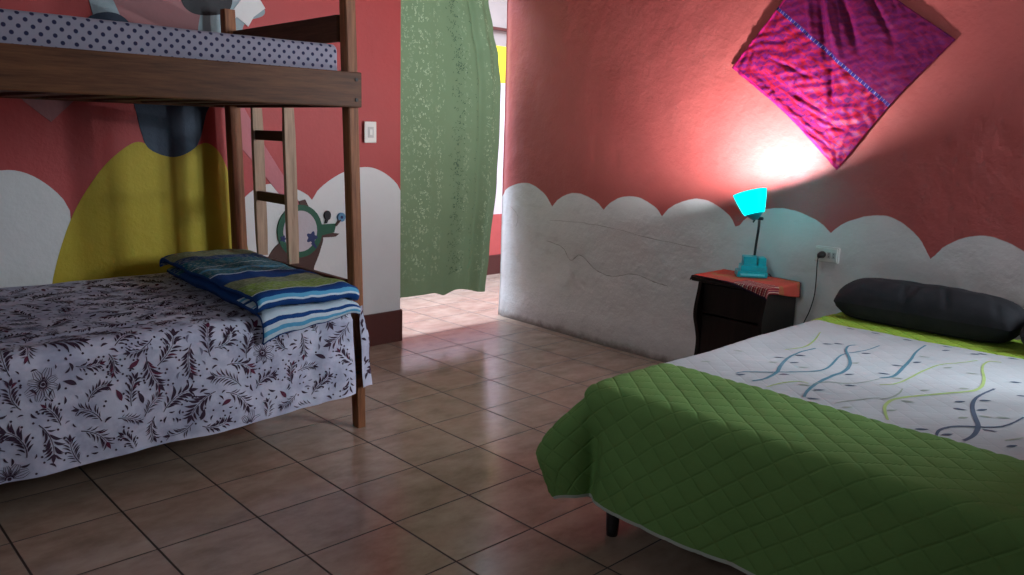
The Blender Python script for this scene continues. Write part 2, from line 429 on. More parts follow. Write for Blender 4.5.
# back wall with window opening
BY = -3.6
m = MB(); m.box(-1.8, 3.25, BY - .15, BY, 0, HC); struct(m, 'wall_back', [M['dim']])
m = MB(); m.box(1.78, 2.47, -2.80, -2.30, 0, HC); struct(m, 'added_light_block', [M['dim']])  # unseen pier, added to keep window light off the left side
m = MB(); m.box(-1.8, 3.25, -3.75, 1.81, HC, HC + .1); struct(m, 'ceiling', [M['ceil']])
m = MB(); m.box(-1.8, 5.2, -3.75, 3.3, -0.1, 0.0); struct(m, 'floor', [M['floor']])
# hall behind the curtain
m = MB()
hy = 3.1
m.box(.3, 5.2, hy, hy + .1, 0, .56, 0); m.box(.3, 5.2, hy, hy + .1, .56, 1.74, 1); m.box(.3, 5.2, hy, hy + .1, 1.74, 2.06, 2)
m.box(.3, 5.2, hy, hy + .1, 2.06, HC, 3); m.box(.3, 5.2, hy - .02, hy, 2.19, 2.215, 4)
struct(m, 'wall_hall_far', [M['hall_red'], M['hall_overexposed'], M['hall_yellow'], M['hall_beige'], M['skirt']])
m = MB(); m.box(.3, 5.2, hy - .015, hy, 0, .18); struct(m, 'baseboard_hall', [M['skirt']])
m = MB(); m.box(5.1, 5.2, 1.81, hy, 0, HC); struct(m, 'wall_hall_right', [M['hall_overexposed']])
m = MB(); m.box(.2, .3, 1.8, hy + .1, 0, HC); struct(m, 'wall_hall_left', [M['hall_overexposed']])
m = MB(); m.box(3.25, 5.1, 1.71, 1.81, 0, HC); struct(m, 'wall_hall_near', [M['hall_overexposed']])
m = MB(); m.box(.2, 5.2, 1.81, 2.0, HC, HC + .1); m.box(.2, 5.2, 2.95, hy + .1, HC, HC + .1); m.box(.2, .9, 2.0, 2.95, HC, HC + .1); m.box(4.8, 5.2, 2.0, 2.95, HC, HC + .1)
struct(m, 'ceiling_hall', [M['hall_beige']])

# ------------------------------------------------------------------ bunk bed
bunk = empty('bunk_bed', (0.05, 1.0, 0), 'brown wooden bunk bed with a ladder built into its end, along the mural wall', 'bunk bed')
X0, X1 = -0.95, 1.045       # ends
yf, yb = 0.49, 1.50         # front faces of posts
def lean_bar(xa, xb, y0, y1, z0, z1, bev=.005, n_=6):
    """upright with slightly leaning sides: xa(z), xb(z) give its two X faces"""
    p = MB(); ring = []
    for k in range(n_ + 1):
        z = z0 + (z1 - z0) * k / n_; a, c = xa(z), xb(z); e = bev * (.6 if k in (0, n_) else 1)
        ins = .003 if k in (0, n_) else 0
        a += ins; c -= ins; u, w = y0 + ins, y1 - ins
        p.v += [(a + e, u, z), (c - e, u, z), (c, u + e, z), (c, w - e, z), (c - e, w, z), (a + e, w, z), (a, w - e, z), (a, u + e, z)]
    for k in range(n_):
        for q in range(8): p.face([k * 8 + q, k * 8 + (q + 1) % 8, (k + 1) * 8 + (q + 1) % 8, (k + 1) * 8 + q])
    p.face(list(range(8))[::-1]); p.face([n_ * 8 + q for q in range(8)])
    return p
lean_bar(lambda z: 1.044 - .024 * z, lambda z: 1.089 - .021 * z, .490, .545, 0, 1.93).build('post', M['woodZ'], bunk)
lean_bar(lambda z: .985 - .016 * z, lambda z: 1.045 - .016 * z, 1.50, 1.56, 0, 1.855).build('post', M['woodZ'], bunk)
lean_bar(lambda z: -.915 - .024 * z, lambda z: -.865 - .021 * z, .490, .545, 0, 1.93).build('post', M['woodZ'], bunk)
lean_bar(lambda z: -.925 - .016 * z, lambda z: -.865 - .016 * z, 1.50, 1.56, 0, 1.855).build('post', M['woodZ'], bunk)
for (x0, x1, y0, y1, z0, z1, mt) in ((-.95, 1.052, .455, .4895, 1.390, 1.529, 'woodX'), (-.95, 1.030, 1.5605, 1.59, 1.390, 1.529, 'woodX'),
                                     (-.95, 1.050, .463, .4895, .24, .37, 'woodX'), (-.95, 1.045, 1.5605, 1.59, .24, .37, 'woodX')):
    r = MB().box(x0, x1, y0, y1, z0, z1, 0, .005).build('side_rail', M[mt], bunk)
    if y0 < 1:
        for xx in (1.014, -.920):
            for zz in (z0 + .03, z1 - .03):
                MB().tube([(xx + .012, y0 - .004, zz), (xx + .012, y0 + .008, zz)], .0075, 10).build('bolt', M['steel'], r)
for x in (1.000, -.925):
    MB().box(x - .006, x + .016, .546, 1.499, 1.650, 1.755, 0, .004).build('end_board', M['woodY'], bunk)
    MB().box(x + .008, x + .034, .546, 1.499, .56, .668, 0, .004).build('end_board', M['woodY'], bunk)
    MB().box(x, x + .024, .546, 1.499, 1.390, 1.50, 0, .004).build('end_board', M['woodY'], bunk)
for (y0, y1, lb) in ((1.335, 1.360, 'pale worn ladder upright next to the rear post'), (1.020, 1.045, 'pale worn ladder upright nearer the front post')):
    lean_bar(lambda z: 1.010 - .012 * (z - .67), lambda z: 1.066 - .012 * (z - .67), y0, y1, .6685, 1.3895, .002).build('ladder_rail', M['ladder'], bunk)['label'] = lb
for z in (.945, 1.238):
    MB().box(1.012, 1.034, 1.0455, 1.3345, z, z + .046, 0, .004).build('ladder_rung', M['woodY'], bunk)
for z in (1.395, .25):
    for i in range(9):
        x = -.80 + i * .195
        MB().box(x, x + .09, .49, 1.56, z, z + .018, 0, .002).build('slat', M['woodY'], bunk)

# upper mattress with dots
n = N('white_cloth_with_navy_dots'); uv = n.coord('UV')
v2 = n.map(uv, (1, 1, 1), (0, 0, PI / 4)); Xs, Ys, _ = n.xyz(v2); P = 0.0285
fx = n.math('SUBTRACT', n.math('FRACT', n.math('DIVIDE', n.math('ADD', Xs, 20.0), P)), 0.5)
fy = n.math('SUBTRACT', n.math('FRACT', n.math('DIVIDE', n.math('ADD', Ys, 20.0), P)), 0.5)
dd = n.math('SQRT', n.math('ADD', n.math('MULTIPLY', fx, fx), n.math('MULTIPLY', fy, fy)))
dot = n.n('MapRange', {0: dd, 1: 0.20, 2: 0.27, 3: 1.0, 4: 0.0}).outputs[0]
cc = n.mix(n.noise(n.coord(), 6, 4), (0.26, 0.245, 0.31), (0.34, 0.32, 0.39))
cc = n.mix(dot, cc, (0.022, 0.024, 0.07))
M['dots'] = n.done(n.pbr(cc, 0.8, n.bump(n.noise(n.coord(), 18, 4), 0.3, 0.01), 0.2))
def cushion_box(x0, x1, y0, y1, z0, z1, r, wob=0.004, bow=0.0):
    """soft mattress: swept rounded outline, UV in metres"""
    mb = MB(); prof = []
    for cx, cz, a0 in ((y0 + r, z0 + r, PI), (y0 + r, z1 - r, PI / 2), (y1 - r, z1 - r, 0), (y1 - r, z0 + r, -PI / 2)):
        for k in range(6):
            a = a0 + PI / 2 - k * PI / 10 if False else a0 + PI / 2 * (1 - k / 5)
            prof.append((cx + r * math.cos(a), cz + r * math.sin(a)))
    # insert points along long edges
    pr = []
    for i in range(len(prof)):
        a, c = prof[i], prof[(i + 1) % len(prof)]
        L = math.hypot(a[0] - c[0], a[1] - c[1]); k = max(1, int(L / .05))
        for j in range(k): pr.append((a[0] + (c[0] - a[0]) * j / k, a[1] + (c[1] - a[1]) * j / k))
    L = [0]
    for i in range(len(pr)): L.append(L[-1] + math.dist(pr[i], pr[(i + 1) % len(pr)]))
    nx = 60; cy, cz = (y0 + y1) / 2, (z0 + z1) / 2; base = []
    stations = []
    for i in range(nx + 1):
        x = x0 + (x1 - x0) * i / nx; e = min(x - x0, x1 - x)
        stations.append((x, 1.0 if e > r else 1.0))
    ends = [(x0, r)] + [(x0 + r * (1 - math.cos(a)), r * (1 - math.sin(a))) for a in (PI / 8, PI / 4, 3 * PI / 8)] 
    xs = [(x, ins) for x, ins in ends] + [(x0 + r + (x1 - x0 - 2 * r) * i / nx, 0) for i in range(nx + 1)] + [(x0 + x1 - x, ins) for x, ins in reversed(ends)]
    for x, ins in xs:
        row = []
        for y, z in pr:
            sy = (y1 - y0) / 2; sz = (z1 - z0) / 2
            yy = cy + (y - cy) * (sy - ins) / sy; zz = cz + (z - cz) * (sz - ins) / sz
            w = wob * nz(x * 5, yy * 5, zz * 9)
            zz += w * (1 if z > cz else .2) + (bow * (1 - ((x - (x0 + x1) / 2) / ((x1 - x0) / 2)) ** 2) if z > cz else 0)
            yy += w * (1 if y < cy else -1) * .8
            mb.v.append((x, yy, zz))
    n_ = len(pr)
    for i in range(len(xs) - 1):
        for j in range(n_):
            k = (j + 1) % n_
            mb.face([i * n_ + j, (i + 1) * n_ + j, (i + 1) * n_ + k, i * n_ + k], 0, [(xs[i][0], L[j]), (xs[i + 1][0], L[j]), (xs[i + 1][0], L[j + 1]), (xs[i][0], L[j + 1])], True)
    mb.face(list(range(n_)), 0, [(y, z) for y, z in pr]); mb.face([(len(xs) - 1) * n_ + j for j in range(n_)], 0, [(y, z) for y, z in pr])
    return mb
o = cushion_box(-.85, .975, .50, 1.495, 1.418, 1.634, .022, .005).build('mattress', [M['dots']], None, (0.05, 1.02, 1.418))
tag(o, 'white mattress with navy dots on the upper bunk', 'mattress')
o = cushion_box(-.85, .998, .50, 1.495, .274, .555, .04, .004).build('mattress', [M['mattress']], None, (0.05, 1.02, .274))
tag(o, 'thick mattress hidden beneath the floral sheet of the lower bunk', 'mattress')

# ------------------------------------------------------------------ decals printed on cloth
def surf_normal(fn, u, v, e=0.002):
    a = Vector(fn(u + e, v)) - Vector(fn(u - e, v)); b_ = Vector(fn(u, v + e)) - Vector(fn(u, v - e))
    n_ = a.cross(b_); return n_.normalized() if n_.length > 0 else Vector((0, 0, 1))
def print_poly(mb, fn, pts, mi, lift=0.0012, flip=1, fan=True):
    cx = sum(p[0] for p in pts) / len(pts); cy = sum(p[1] for p in pts) / len(pts)
    nn = surf_normal(fn, cx, cy) * flip * lift
    b0 = len(mb.v)
    for p in pts: mb.v.append(tuple(Vector(fn(*p)) + nn))
    if fan:
        mb.v.append(tuple(Vector(fn(cx, cy)) + nn)); c = len(mb.v) - 1
        for i in range(len(pts)): mb.face([b0 + i, b0 + (i + 1) % len(pts), c], mi, None, True)
    else: mb.face([b0 + i for i in range(len(pts))], mi, None, True)
def print_strip(mb, fn, path, w, mi, lift=0.0012, flip=1):
    b0 = len(mb.v); n_ = len(path)
    for i, p in enumerate(path):
        q, r = path[max(i - 1, 0)], path[min(i + 1, n_ - 1)]
        dx, dy = r[0] - q[0], r[1] - q[1]; L = math.hypot(dx, dy) or 1
        ww = (w(i / (n_ - 1)) if callable(w) else w) / 2
        nn = surf_normal(fn, *p) * flip * lift
        for sg in (1, -1): mb.v.append(tuple(Vector(fn(p[0] - dy / L * ww * sg, p[1] + dx / L * ww * sg)) + nn))
    for i in range(n_ - 1): mb.face([b0 + 2 * i, b0 + 2 * i + 1, b0 + 2 * i + 3, b0 + 2 * i + 2], mi, None, True)
def leaf(cx, cy, ang, L, W, bend=0.0):
    out = []
    for k in range(7):
        t = k / 6; out.append((t * L, W / 2 * math.sin(PI * t ** .8) + bend * L * t * (1 - t) * 2))
    for k in range(5, 0, -1):
        t = k / 6; out.append((t * L, -W / 2 * math.sin(PI * t ** .8) + bend * L * t * (1 - t) * 2))
    c, s = math.cos(ang), math.sin(ang)
    return [(cx + c * a - s * b_, cy + s * a + c * b_) for a, b_ in out]

# ------------------------------------------------------------------ floral sheet (lower bunk)
ZS = .572
def sheet(u, v):
    """u = metres along X from -0.9, v = metres from the rear edge over the top and down the front"""
    x = -.93 + u; top_len = 1.535 - .475 ; r = .045
    zt = ZS + .010 * nz(x * 2.2, v * 2.2, 1) + .004 * nz(x * 7, v * 9, 4) + .02 * sstep(.8, 0, v)
    # a long crease running across the top
    cl = (v - (.90 - .10 * x)); zt += .007 * math.exp(-(cl / .018) ** 2) * sstep(-.6, -.1, x) * sstep(.5, .1, x)
    arc = r * PI / 2
    if v < top_len - r: return (x, 1.535 - v, zt)
    if v < top_len - r + arc:
        a = (v - (top_len - r)) / r
        return (x, .475 + r - r * math.sin(a) - .018 * sstep(0, 1.5, a), zt - r + r * math.cos(a))
    d = v - (top_len - r + arc)
    wv = (.010 * math.sin(x * 13 + 1.3 * nz(x * 3, 0, 2) * 4) + .008 * nz(x * 9, d * 3, 6)) * sstep(0, .3, d)
    y = .457 - .022 * sstep(0, .3, d) - .012 + wv
    # gathers near the blanket end
    y += -.010 * math.exp(-((x - .90 + d * .25) / .03) ** 2) * sstep(.02, .12, d) + .008 * math.exp(-((x - .84 + d * .3) / .03) ** 2)
    return (x, y, zt - r - d)
def hem_len(u):
    x = -.93 + u
    return 1.06 - .045 + .0707 + (ZS - .045 - .165) + .014 * nz(x * 2.5, 0, 8) - .025 * sstep(.55, 1.0, x)
UL = .93 + .992
def sheet01(a, b_): u = a * UL; return sheet(u, b_ * hem_len(u))
m = MB(); m.grid(sheet01, 170, 130, 0)
# end flap of the sheet wrapping the front corner post
def flap(a, b_):
    z = .56 - b_ * .355 + .01 * math.sin(a * 5)
    t = a * 1.0
    wob = .006 * math.sin(b_ * 9 + a * 3)
    if b_ < .12: top = 1
    x = 1.024 + .045 * sstep(0, .5, t) * (0.35 + .65 * sstep(0, .5, b_)) + .010 * sstep(.5, 1, b_) ; 
    y = .434 + wob - .006 * sstep(.3, 1, b_) + .075 * sstep(.35, 1, t)
    x += .010 * sstep(.35, 1, t)
    return (max(x, 1.022), y, z)
m.grid(flap, 14, 30, 0)
n = N('white_lilac_cotton'); v = n.coord()
f1 = n.ramp(n.noise(v, 9, 4, 0.6), [(0.42, 0.0), (0.62, 1.0)])
cc = n.mix(f1, (0.60, 0.60, 0.73), (0.42, 0.43, 0.57))
f2 = n.ramp(n.n('TexVoronoi', {'Vector': v, 'Scale': 16}).outputs[0], [(0.0, 1.0), (0.28, 0.0)])
cc = n.mix(n.math('MULTIPLY', f2, 0.28), cc, (0.30, 0.30, 0.42))
M['sheet'] = n.done(n.pbr(cc, 0.8, n.bump(n.noise(v, 25, 4), 0.25, 0.008), 0.2))
M['plum'] = simple('plum_print', (0.040, 0.016, 0.042), 0.8, 0, .3)
M['crimson'] = simple('crimson_print', (0.11, 0.012, 0.045), 0.8, 0, .3)
M['greyprint'] = simple('grey_lilac_print', (0.19, 0.18, 0.27), 0.8, 0, .2)
rnd = random.Random(23)
OCC = {}
def occ_add(u, v):
    OCC.setdefault((int(u / .02), int(v / .02)), []).append((u, v))
def occ_free(u, v, r):
    k = int(r / .02) + 1; a, b_ = int(u / .02), int(v / .02)
    for i in range(a - k, a + k + 1):
        for j in range(b_ - k, b_ + k + 1):
            for p, q in OCC.get((i, j), ()):
                if (p - u) ** 2 + (q - v) ** 2 < r * r: return False
    return True
def clampv(pl):
    return all(0.006 < a < UL - .006 and 0.02 < b_ < hem_len(a) - .004 for a, b_ in pl)
def pp(poly, mi):
    if clampv(poly):
        print_poly(m, sheet, poly, mi, .0014, -1)
        for q in range(0, len(poly), 2): occ_add(*poly[q])
def dotp(x, y, r, mi=1): pp([(x + r * math.cos(t), y + r * math.sin(t)) for t in [i * PI / 3 for i in range(6)]], mi)
def spray(u, v, ang, L):
    c = rnd.choice((-1, 1)) * rnd.uniform(.4, 1.3)
    path = []; a = ang; x, y = u, v; st = 8
    for k in range(st + 1):
        path.append((x, y, a)); x += math.cos(a) * L / st; y += math.sin(a) * L / st; a += c / st
    for k, (x, y, a) in enumerate(path):
        if not (0 < x < UL and .02 < y < 1.45): return False
        if not occ_free(x, y, .022): return False
    if clampv([(p[0], p[1]) for p in path]): print_strip(m, sheet, [(p[0], p[1]) for p in path], lambda t: .0030 * (1 - t * .5), 1, .0014, -1)
    for p in path: occ_add(p[0], p[1])
    style = rnd.random()
    for k in range(1, st + 1):
        px, py, pa = path[k]; s_ = .75 + .5 * math.sin(PI * k / (st + 1))
        for sg in (1, -1):
            ll = L * .27 * s_ * rnd.uniform(.8, 1.2); th = pa + sg * rnd.uniform(.6, 1.0)
            pp(leaf(px + math.cos(th) * .005, py + math.sin(th) * .005, th, ll, ll * (.24 if style < .6 else .15), -sg * .22), 2 if rnd.random() < .05 else 1)
            if k % 2 == 0 and style < .5: dotp(px + math.cos(th) * (ll + .011), py + math.sin(th) * (ll + .011), .0042)
    px, py, pa = path[-1]
    pp(leaf(px, py, pa, L * .32, L * .12), 2 if rnd.random() < .35 else 1)
    return True
def flower(u, v, R, mi):
    if not occ_free(u, v, R * .80): return False
    np_ = rnd.randint(7, 9); a0 = rnd.random() * 6
    for k in range(np_):
        a = a0 + 2 * PI * k / np_; rr = R * rnd.uniform(.8, 1.15)
        for da in (-.20, -.07, .07, .20):
            p = [(u + rr * t * math.cos(a + da * (2.2 * math.sin(PI * min(t, .9)) )), v + rr * t * math.sin(a + da * (2.2 * math.sin(PI * min(t, .9))))) for t in (.16, .4, .62, .82, .98)]
            if clampv(p): print_strip(m, sheet, p, lambda t: .0024 * (1 - .5 * t), mi, .0013, -1)
        occ_add(u + rr * .6 * math.cos(a), v + rr * .6 * math.sin(a)); occ_add(u + rr * math.cos(a), v + rr * math.sin(a))
    dotp(u, v, R * .12, mi)
    return True
for t in range(26000):
    u = rnd.uniform(.0, UL); v_ = rnd.uniform(.03, 1.45); k = rnd.random()
    if k < .60: spray(u, v_, rnd.uniform(0, 2 * PI), rnd.uniform(.070, .130))
    elif k < .65: flower(u, v_, rnd.uniform(.045, .062), 1)
    elif k < .66: flower(u, v_, rnd.uniform(.035, .050), 3)
    elif k < .70 and occ_free(u, v_, .030):
        a = rnd.uniform(0, 6.28)
        pp(leaf(u - .02 * math.cos(a), v_ - .02 * math.sin(a), a, .045, .017, .1), rnd.choice((1, 1, 2)))
for t in range(7000):
    u = rnd.uniform(.0, UL); v_ = rnd.uniform(.03, 1.45); a = rnd.uniform(0, 6.28); L_ = rnd.uniform(.016, .034)
    if occ_free(u, v_, .010) and occ_free(u + L_ * math.cos(a), v_ + L_ * math.sin(a), .008):
        if rnd.random() < .3: dotp(u, v_, .0042)
        else: pp(leaf(u, v_, a, L_, L_ * .28, rnd.choice((-.3, .3))), rnd.choice((1, 1, 1, 1, 3)))
# print on the flap
def flapuv(u, v): return flap(min(max(u, 0), 1), min(max(v, 0), 1))
for k in range(46):
    u = rnd.uniform(.12, .8); v_ = rnd.uniform(.05, .9); a = rnd.uniform(0, 6.28); L_ = .09
    pl = [(u + (p[0]) * 3.0, v_ + p[1]) for p in leaf(0, 0, a, L_, .03, .2)]
    if all(.02 < q[0] < .98 and .02 < q[1] < .98 for q in pl): print_poly(m, flapuv, pl, 1, .0014, -1)
o = m.build('bed_sheet', [M['sheet'], M['plum'], M['crimson'], M['greyprint']], None, (0.05, 1.0, .2), recalc=False)
tag(o, 'white and lilac sheet with dark plum floral print, draped over the lower bunk', 'bed sheet')

# ------------------------------------------------------------------ folded striped blanket
def blanket_mat():
    n = N('blue_green_striped_blanket'); uv = n.coord('UV'); U, V, _ = n.xyz(uv)
    wob = n.math('ADD', V, n.math('MULTIPLY', n.math('SUBTRACT', n.noise(uv, 9, 3), 0.5), 0.02))
    k = 1 / 1.7
    nav = (0.010, 0.055, 0.21); wht = (0.55, 0.66, 0.74); teal = (0.01, 0.12, 0.19); grn = (0.24, 0.36, 0.08); lb = (0.10, 0.36, 0.58); ol = (0.22, 0.26, 0.15)
    st = [(0, nav), (.002, wht), (.02, lb), (.045, wht), (.062, nav), (.085, wht), (.125, wht), (.135, lb), (.148, wht), (.158, nav), (.200, wht), (.210, lb), (.222, nav), (.262, wht), (.272, grn), (.40, ol), (.53, nav), (.66, wht), (.672, teal), (.76, lb), (.79, teal), (.87, wht), (.88, teal), (1.0, nav), (1.08, ol), (1.2, nav)]
    c = n.ramp(n.math('MULTIPLY', wob, k), [(p * k, q) for p, q in st], 'CONSTANT')
    sq = n.ramp(n.noise(n.map(uv, (1, 2.2, 1), (0, 0, .6)), 42, 3, 0.6), [(0.5, 0.0), (0.56, 1.0)])
    zone = n.ramp(n.math('MULTIPLY', wob, k), [(0.0, 0.0), (.27 * k, 1.0), (.53 * k, 0.0), (.68 * k, .8), (1.4 * k, .5)], 'CONSTANT')
    c = n.mix(n.math('MULTIPLY', n.math('MULTIPLY', sq, zone), .55), c, (0.38, 0.42, 0.33))
    sq2 = n.ramp(n.noise(uv, 60, 2), [(0.55, 0.0), (0.6, 1.0)])
    c = n.mix(n.math('MULTIPLY', n.math('MULTIPLY', sq2, zone), .4), c, (0.04, 0.10, 0.03))
    return n.done(n.pbr(c, 0.85, n.bump(n.noise(n.coord(), 60, 3), 0.4, 0.006), 0.15))
# folded stack: closed outline in the (Y, Z) plane, swept along X, fold ends visible at the front
def bsurf(a, b_):
    """a across (X), b_ along the folded cloth: under layer front edge -> ... -> top -> rear"""
    return a, b_
path = [(.412, .475), (.405, .52), (.412, .565), (.44, .588), (.60, .597), (1.0, .607), (1.40, .628), (1.45, .64), (1.40, .648), (1.0, .632), (.62, .616), (.44, .610), (.425, .618), (.44, .628), (.62, .640), (1.0, .658), (1.36, .675), (1.455, .672)]
path = [(y, z) for y, z in path]
prof = smooth_path([(.408, .490), (.402, .530), (.410, .567), (.445, .590), (.60, .597)], 5)      # lowest layer, hanging over the front edge
fold = smooth_path([(1.40, .625), (1.0, .625), (.60, .612), (.43, .606), (.392, .618), (.400, .645), (.45, .655), (.62, .660), (1.0, .668), (1.36, .682), (1.44, .668), (1.455, .635)], 8)
m = MB()
def sweep(prof, x0f, x1f, thick, v0, mi=0):
    L = [0]
    for i in range(1, len(prof)): L.append(L[-1] + math.dist(prof[i], prof[i - 1]))
    nx = 26; n_ = len(prof)
    for side in (0, 1):
        b0 = len(m.v)
        for i in range(nx + 1):
            a = i / nx
            for j, (y, z) in enumerate(prof):
                q, r = prof[max(j - 1, 0)], prof[min(j + 1, n_ - 1)]
                ty, tz = r[0] - q[0], r[1] - q[1]; l = math.hypot(ty, tz) or 1
                oy, oz = tz / l, -ty / l
                th = thick * (.5 - side)
                x = x0f(y) + (x1f(y) - x0f(y)) * a
                e = min(a, 1 - a) * 2
                puff = .010 * nz(x * 8, y * 6, 3) + .006 * sstep(0, .3, e) - .010 * sstep(.12, 0, e) + .006 * nz(x * 20, y * 18, 7)
                skew = -.025 * (a - .5)
                if z < .595 and thick < .014: puff += (.595 - z) * .62 * a
                m.v.append((x, y + oy * th + skew, z + oz * th + puff))
        for i in range(nx):
            for j in range(n_ - 1):
                q = [(i, j), (i + 1, j), (i + 1, j + 1), (i, j + 1)]
                m.face([b0 + s_ * n_ + t for s_, t in q], mi, [(s_ / nx * .45, v0 + L[t]) for s_, t in q], True)
        if side == 0: bA = b0
    for j in range(n_ - 1):          # close the left and right edges
        for i in (0, nx):
            m.face([bA + i * n_ + j, bA + i * n_ + j + 1, b0 + i * n_ + j + 1, b0 + i * n_ + j], mi, [(0, .075), (0, .078), (0.01, .078), (0.01, .075)], True)
    for i in range(nx):
        for j in (0, n_ - 1):
            m.face([bA + i * n_ + j, bA + (i + 1) * n_ + j, b0 + (i + 1) * n_ + j, b0 + i * n_ + j], mi, [(0, v0 + L[j])] * 4, True)
lx = lambda y: .575 + .02 * (y - .42)
rx = lambda y: .993 - .004 * (y - .42)
# lower cloth
low = smooth_path([(.412, .485), (.403, .520), (.408, .562), (.445, .596), (.60, .605), (1.0, .613), (1.42, .630)], 7)
sweep(low, lx, rx, .012, .0)
# top fold: starts inside, rolls round the front and runs back over the top
topf = [(.95, .626)] + fold[12:]
sweep(smooth_path([(1.2, .640), (.9, .632), (.60, .622), (.44, .616), (.408, .626), (.412, .652), (.45, .663), (.62, .665), (.80, .668), (1.0, .672), (1.2, .682), (1.38, .688), (1.44, .672), (1.45, .645)], 7), lambda y: lx(y) - .02, lambda y: rx(y) - .005, .016, -.60)
M['blanket'] = blanket_mat()
o = m.build('folded_blanket', [M['blanket']], None, (.78, .95, .59))
tag(o, 'folded blue, white and green striped blanket lying on the floral sheet', 'blanket')

# ------------------------------------------------------------------ double bed
bed = empty('double_bed', (2.05, -1.44, 0), 'low black bed base with round legs beneath the green quilted bedspread', 'bed')
bx0, bx1, by0, by1 = 1.13, 3.0, -2.10, -.79
MB().box(bx0, bx1, by0, by1, .19, .30, 0, .01).build('bed_base', M['bed_metal'], bed)
for x, y in ((1.165, -.862), (1.165, -2.03), (2.9, -.862), (2.9, -2.03)):
    MB().tube([(x, y, 0), (x, y, .02), (x, y, .19)], [.019, .021, .026], 14).build('leg', M['bed_metal'], bed)
o = cushion_box(bx0, bx1, by0, by1, .302, .508, .04, 0).build('mattress', [M['mattress']], None, (2.05, -1.44, .302))
tag(o, 'mattress of the double bed, covered by the green quilted bedspread', 'mattress')

ZT = .516
QX0, QX1, QY0, QY1 = 1.145, 2.995, -2.085, -.805    # flat part of the cover
DROP = .415
GX0, GX1 = 1.50, 2.64
def quilt_h(a, b_):
    p = .082
    s1 = ((a * 1.0 + b_ * .85) / p) % 1.0; s2 = ((a * 1.0 - b_ * .85) / p) % 1.0
    e = min(s1, 1 - s1, s2, 1 - s2)
    return .0045 * (1 - math.exp(-e * 11)) * (.2 if GX0 < a < GX1 else 1)
def cover(a, b_, lift=0.0, q=True):
    """a, b_: flat cloth coordinates in metres in the X and Y directions"""
    qx = min(max(a, QX0), QX1); qy = min(max(b_, QY0), QY1)
    ox, oy = a - qx, b_ - qy; d = math.hypot(ox, oy)
    h = (quilt_h(a, b_) if q else .006) + lift
    crown = .010 * nz(qx * 1.6, qy * 1.6, 2) + .004 * nz(qx * 6, qy * 6, 7)
    if d < 1e-6: return (a, b_, ZT + h + crown)
    nx_, ny_ = ox / d, oy / d; r = .055; arc = r * PI / 2
    corner = abs(nx_ * ny_) * 2
    if d < arc:
        t = d / r; R = r + h
        return (qx + nx_ * R * math.sin(t), qy + ny_ * R * math.sin(t), ZT - r + R * math.cos(t) + crown)
    e = d - arc
    fl = .07
    wave = .012 * math.sin((qy if abs(nx_) > .5 else qx) * 11 + 1) * sstep(0, .3, e)
    # fold beside the corner flap
    wave += -.035 * math.exp(-((b_ - (QY1 - .03 + .10 * e)) / .035) ** 2) * sstep(0, .2, e) if nx_ < -.5 else 0
    cf = corner ** 1.4
    out = r + h + fl * e + wave * (1 - cf) + cf * (.135 * math.sin(min(1.0, e / .26) * PI / 2) - .38 * max(0, e - .24))
    down = e * (1 - .18 * cf)
    return (qx + nx_ * out, qy + ny_ * out, ZT - r - down + crown)
A0, A1 = QX0 - DROP - .0, QX1; B0, B1 = QY0 - DROP, QY1 + DROP
def cov01(u, v):
    a = A0 + (A1 - A0) * u; b_ = B0 + (B1 - B0) * v
    # rounded hem corner and slightly wavy hem
    if u < .5: a += (.012 * nz(b_ * 4, 0, 3)) * (1 - u * 2)
    ox, oy = a - QX0, b_ - QY1
    if ox < 0 and oy > 0:
        k = math.hypot(ox, oy); lim = DROP * 1.16
        if k > lim: a = QX0 + ox * lim / k; b_ = QY1 + oy * lim / k
    return cover(a, b_)
m = MB()
NU, NV = 210, 200
GX0, GX1 = 1.50, 2.64
def cmi(u, v):
    a = A0 + (A1 - A0) * u
    if u < 1.2 / NU or v < 1.2 / NV or v > 1 - 1.2 / NV: return 2
    if a < GX0: return 0
    if a > GX1: return 3
    return 1
m.grid(cov01, NU, NV, 0, lambda u, v: (A0 + (A1 - A0) * u, B0 + (B1 - B0) * v), True, cmi)
def quilt_mat(name, c1, c2, depth):
    n = N(name); uv = n.coord('UV'); U, V, _ = n.xyz(uv)
    wu = n.math('ADD', U, n.math('MULTIPLY', n.math('SUBTRACT', n.noise(uv, 9, 2), .5), .012))
    e = None
    for sg in (.85, -.85):
        f = n.math('FRACT', n.math('DIVIDE', n.math('ADD', n.math('ADD', wu, 20.5), n.math('MULTIPLY', V, sg)), .082))
        g = n.math('MINIMUM', f, n.math('SUBTRACT', 1.0, f)); e = g if e is None else n.math('MINIMUM', e, g)
    h = n.n('MapRange', {0: e, 1: 0.0, 2: .09}, interpolation_type='SMOOTHSTEP').outputs[0]
    h = n.math('ADD', h, n.math('MULTIPLY', n.noise(uv, 55, 3, .6), .45))
    c = n.mix(n.noise(uv, 7, 4), c1, c2)
    return n.done(n.pbr(c, .85, n.bump(h, depth, .006), .15))
M['quilt_green'] = quilt_mat('green_quilted_cotton', (0.13, 0.25, 0.075), (0.165, 0.31, 0.095), .42)
M['quilt_lime'] = quilt_mat('lime_quilted_cotton', (0.27, 0.42, 0.05), (0.33, 0.50, 0.065), .7)
M['quilt_white'] = quilt_mat('white_quilted_cotton', (0.40, 0.425, 0.45), (0.47, 0.495, 0.515), .12)
M['piping'] = fabric('pale_grey_piping', (0.40, 0.44, 0.38), (0.5, 0.54, 0.48))
M['v_dark'] = simple('slate_blue_print', (0.055, 0.085, 0.14), .85)
M['v_teal'] = simple('teal_print', (0.07, 0.20, 0.27), .85)
M['v_grey'] = simple('grey_green_print', (0.27, 0.32, 0.27), .85)
M['v_green'] = simple('pale_green_print', (0.34, 0.46, 0.16), .85)
def cp(a, b_): return cover(a, b_)
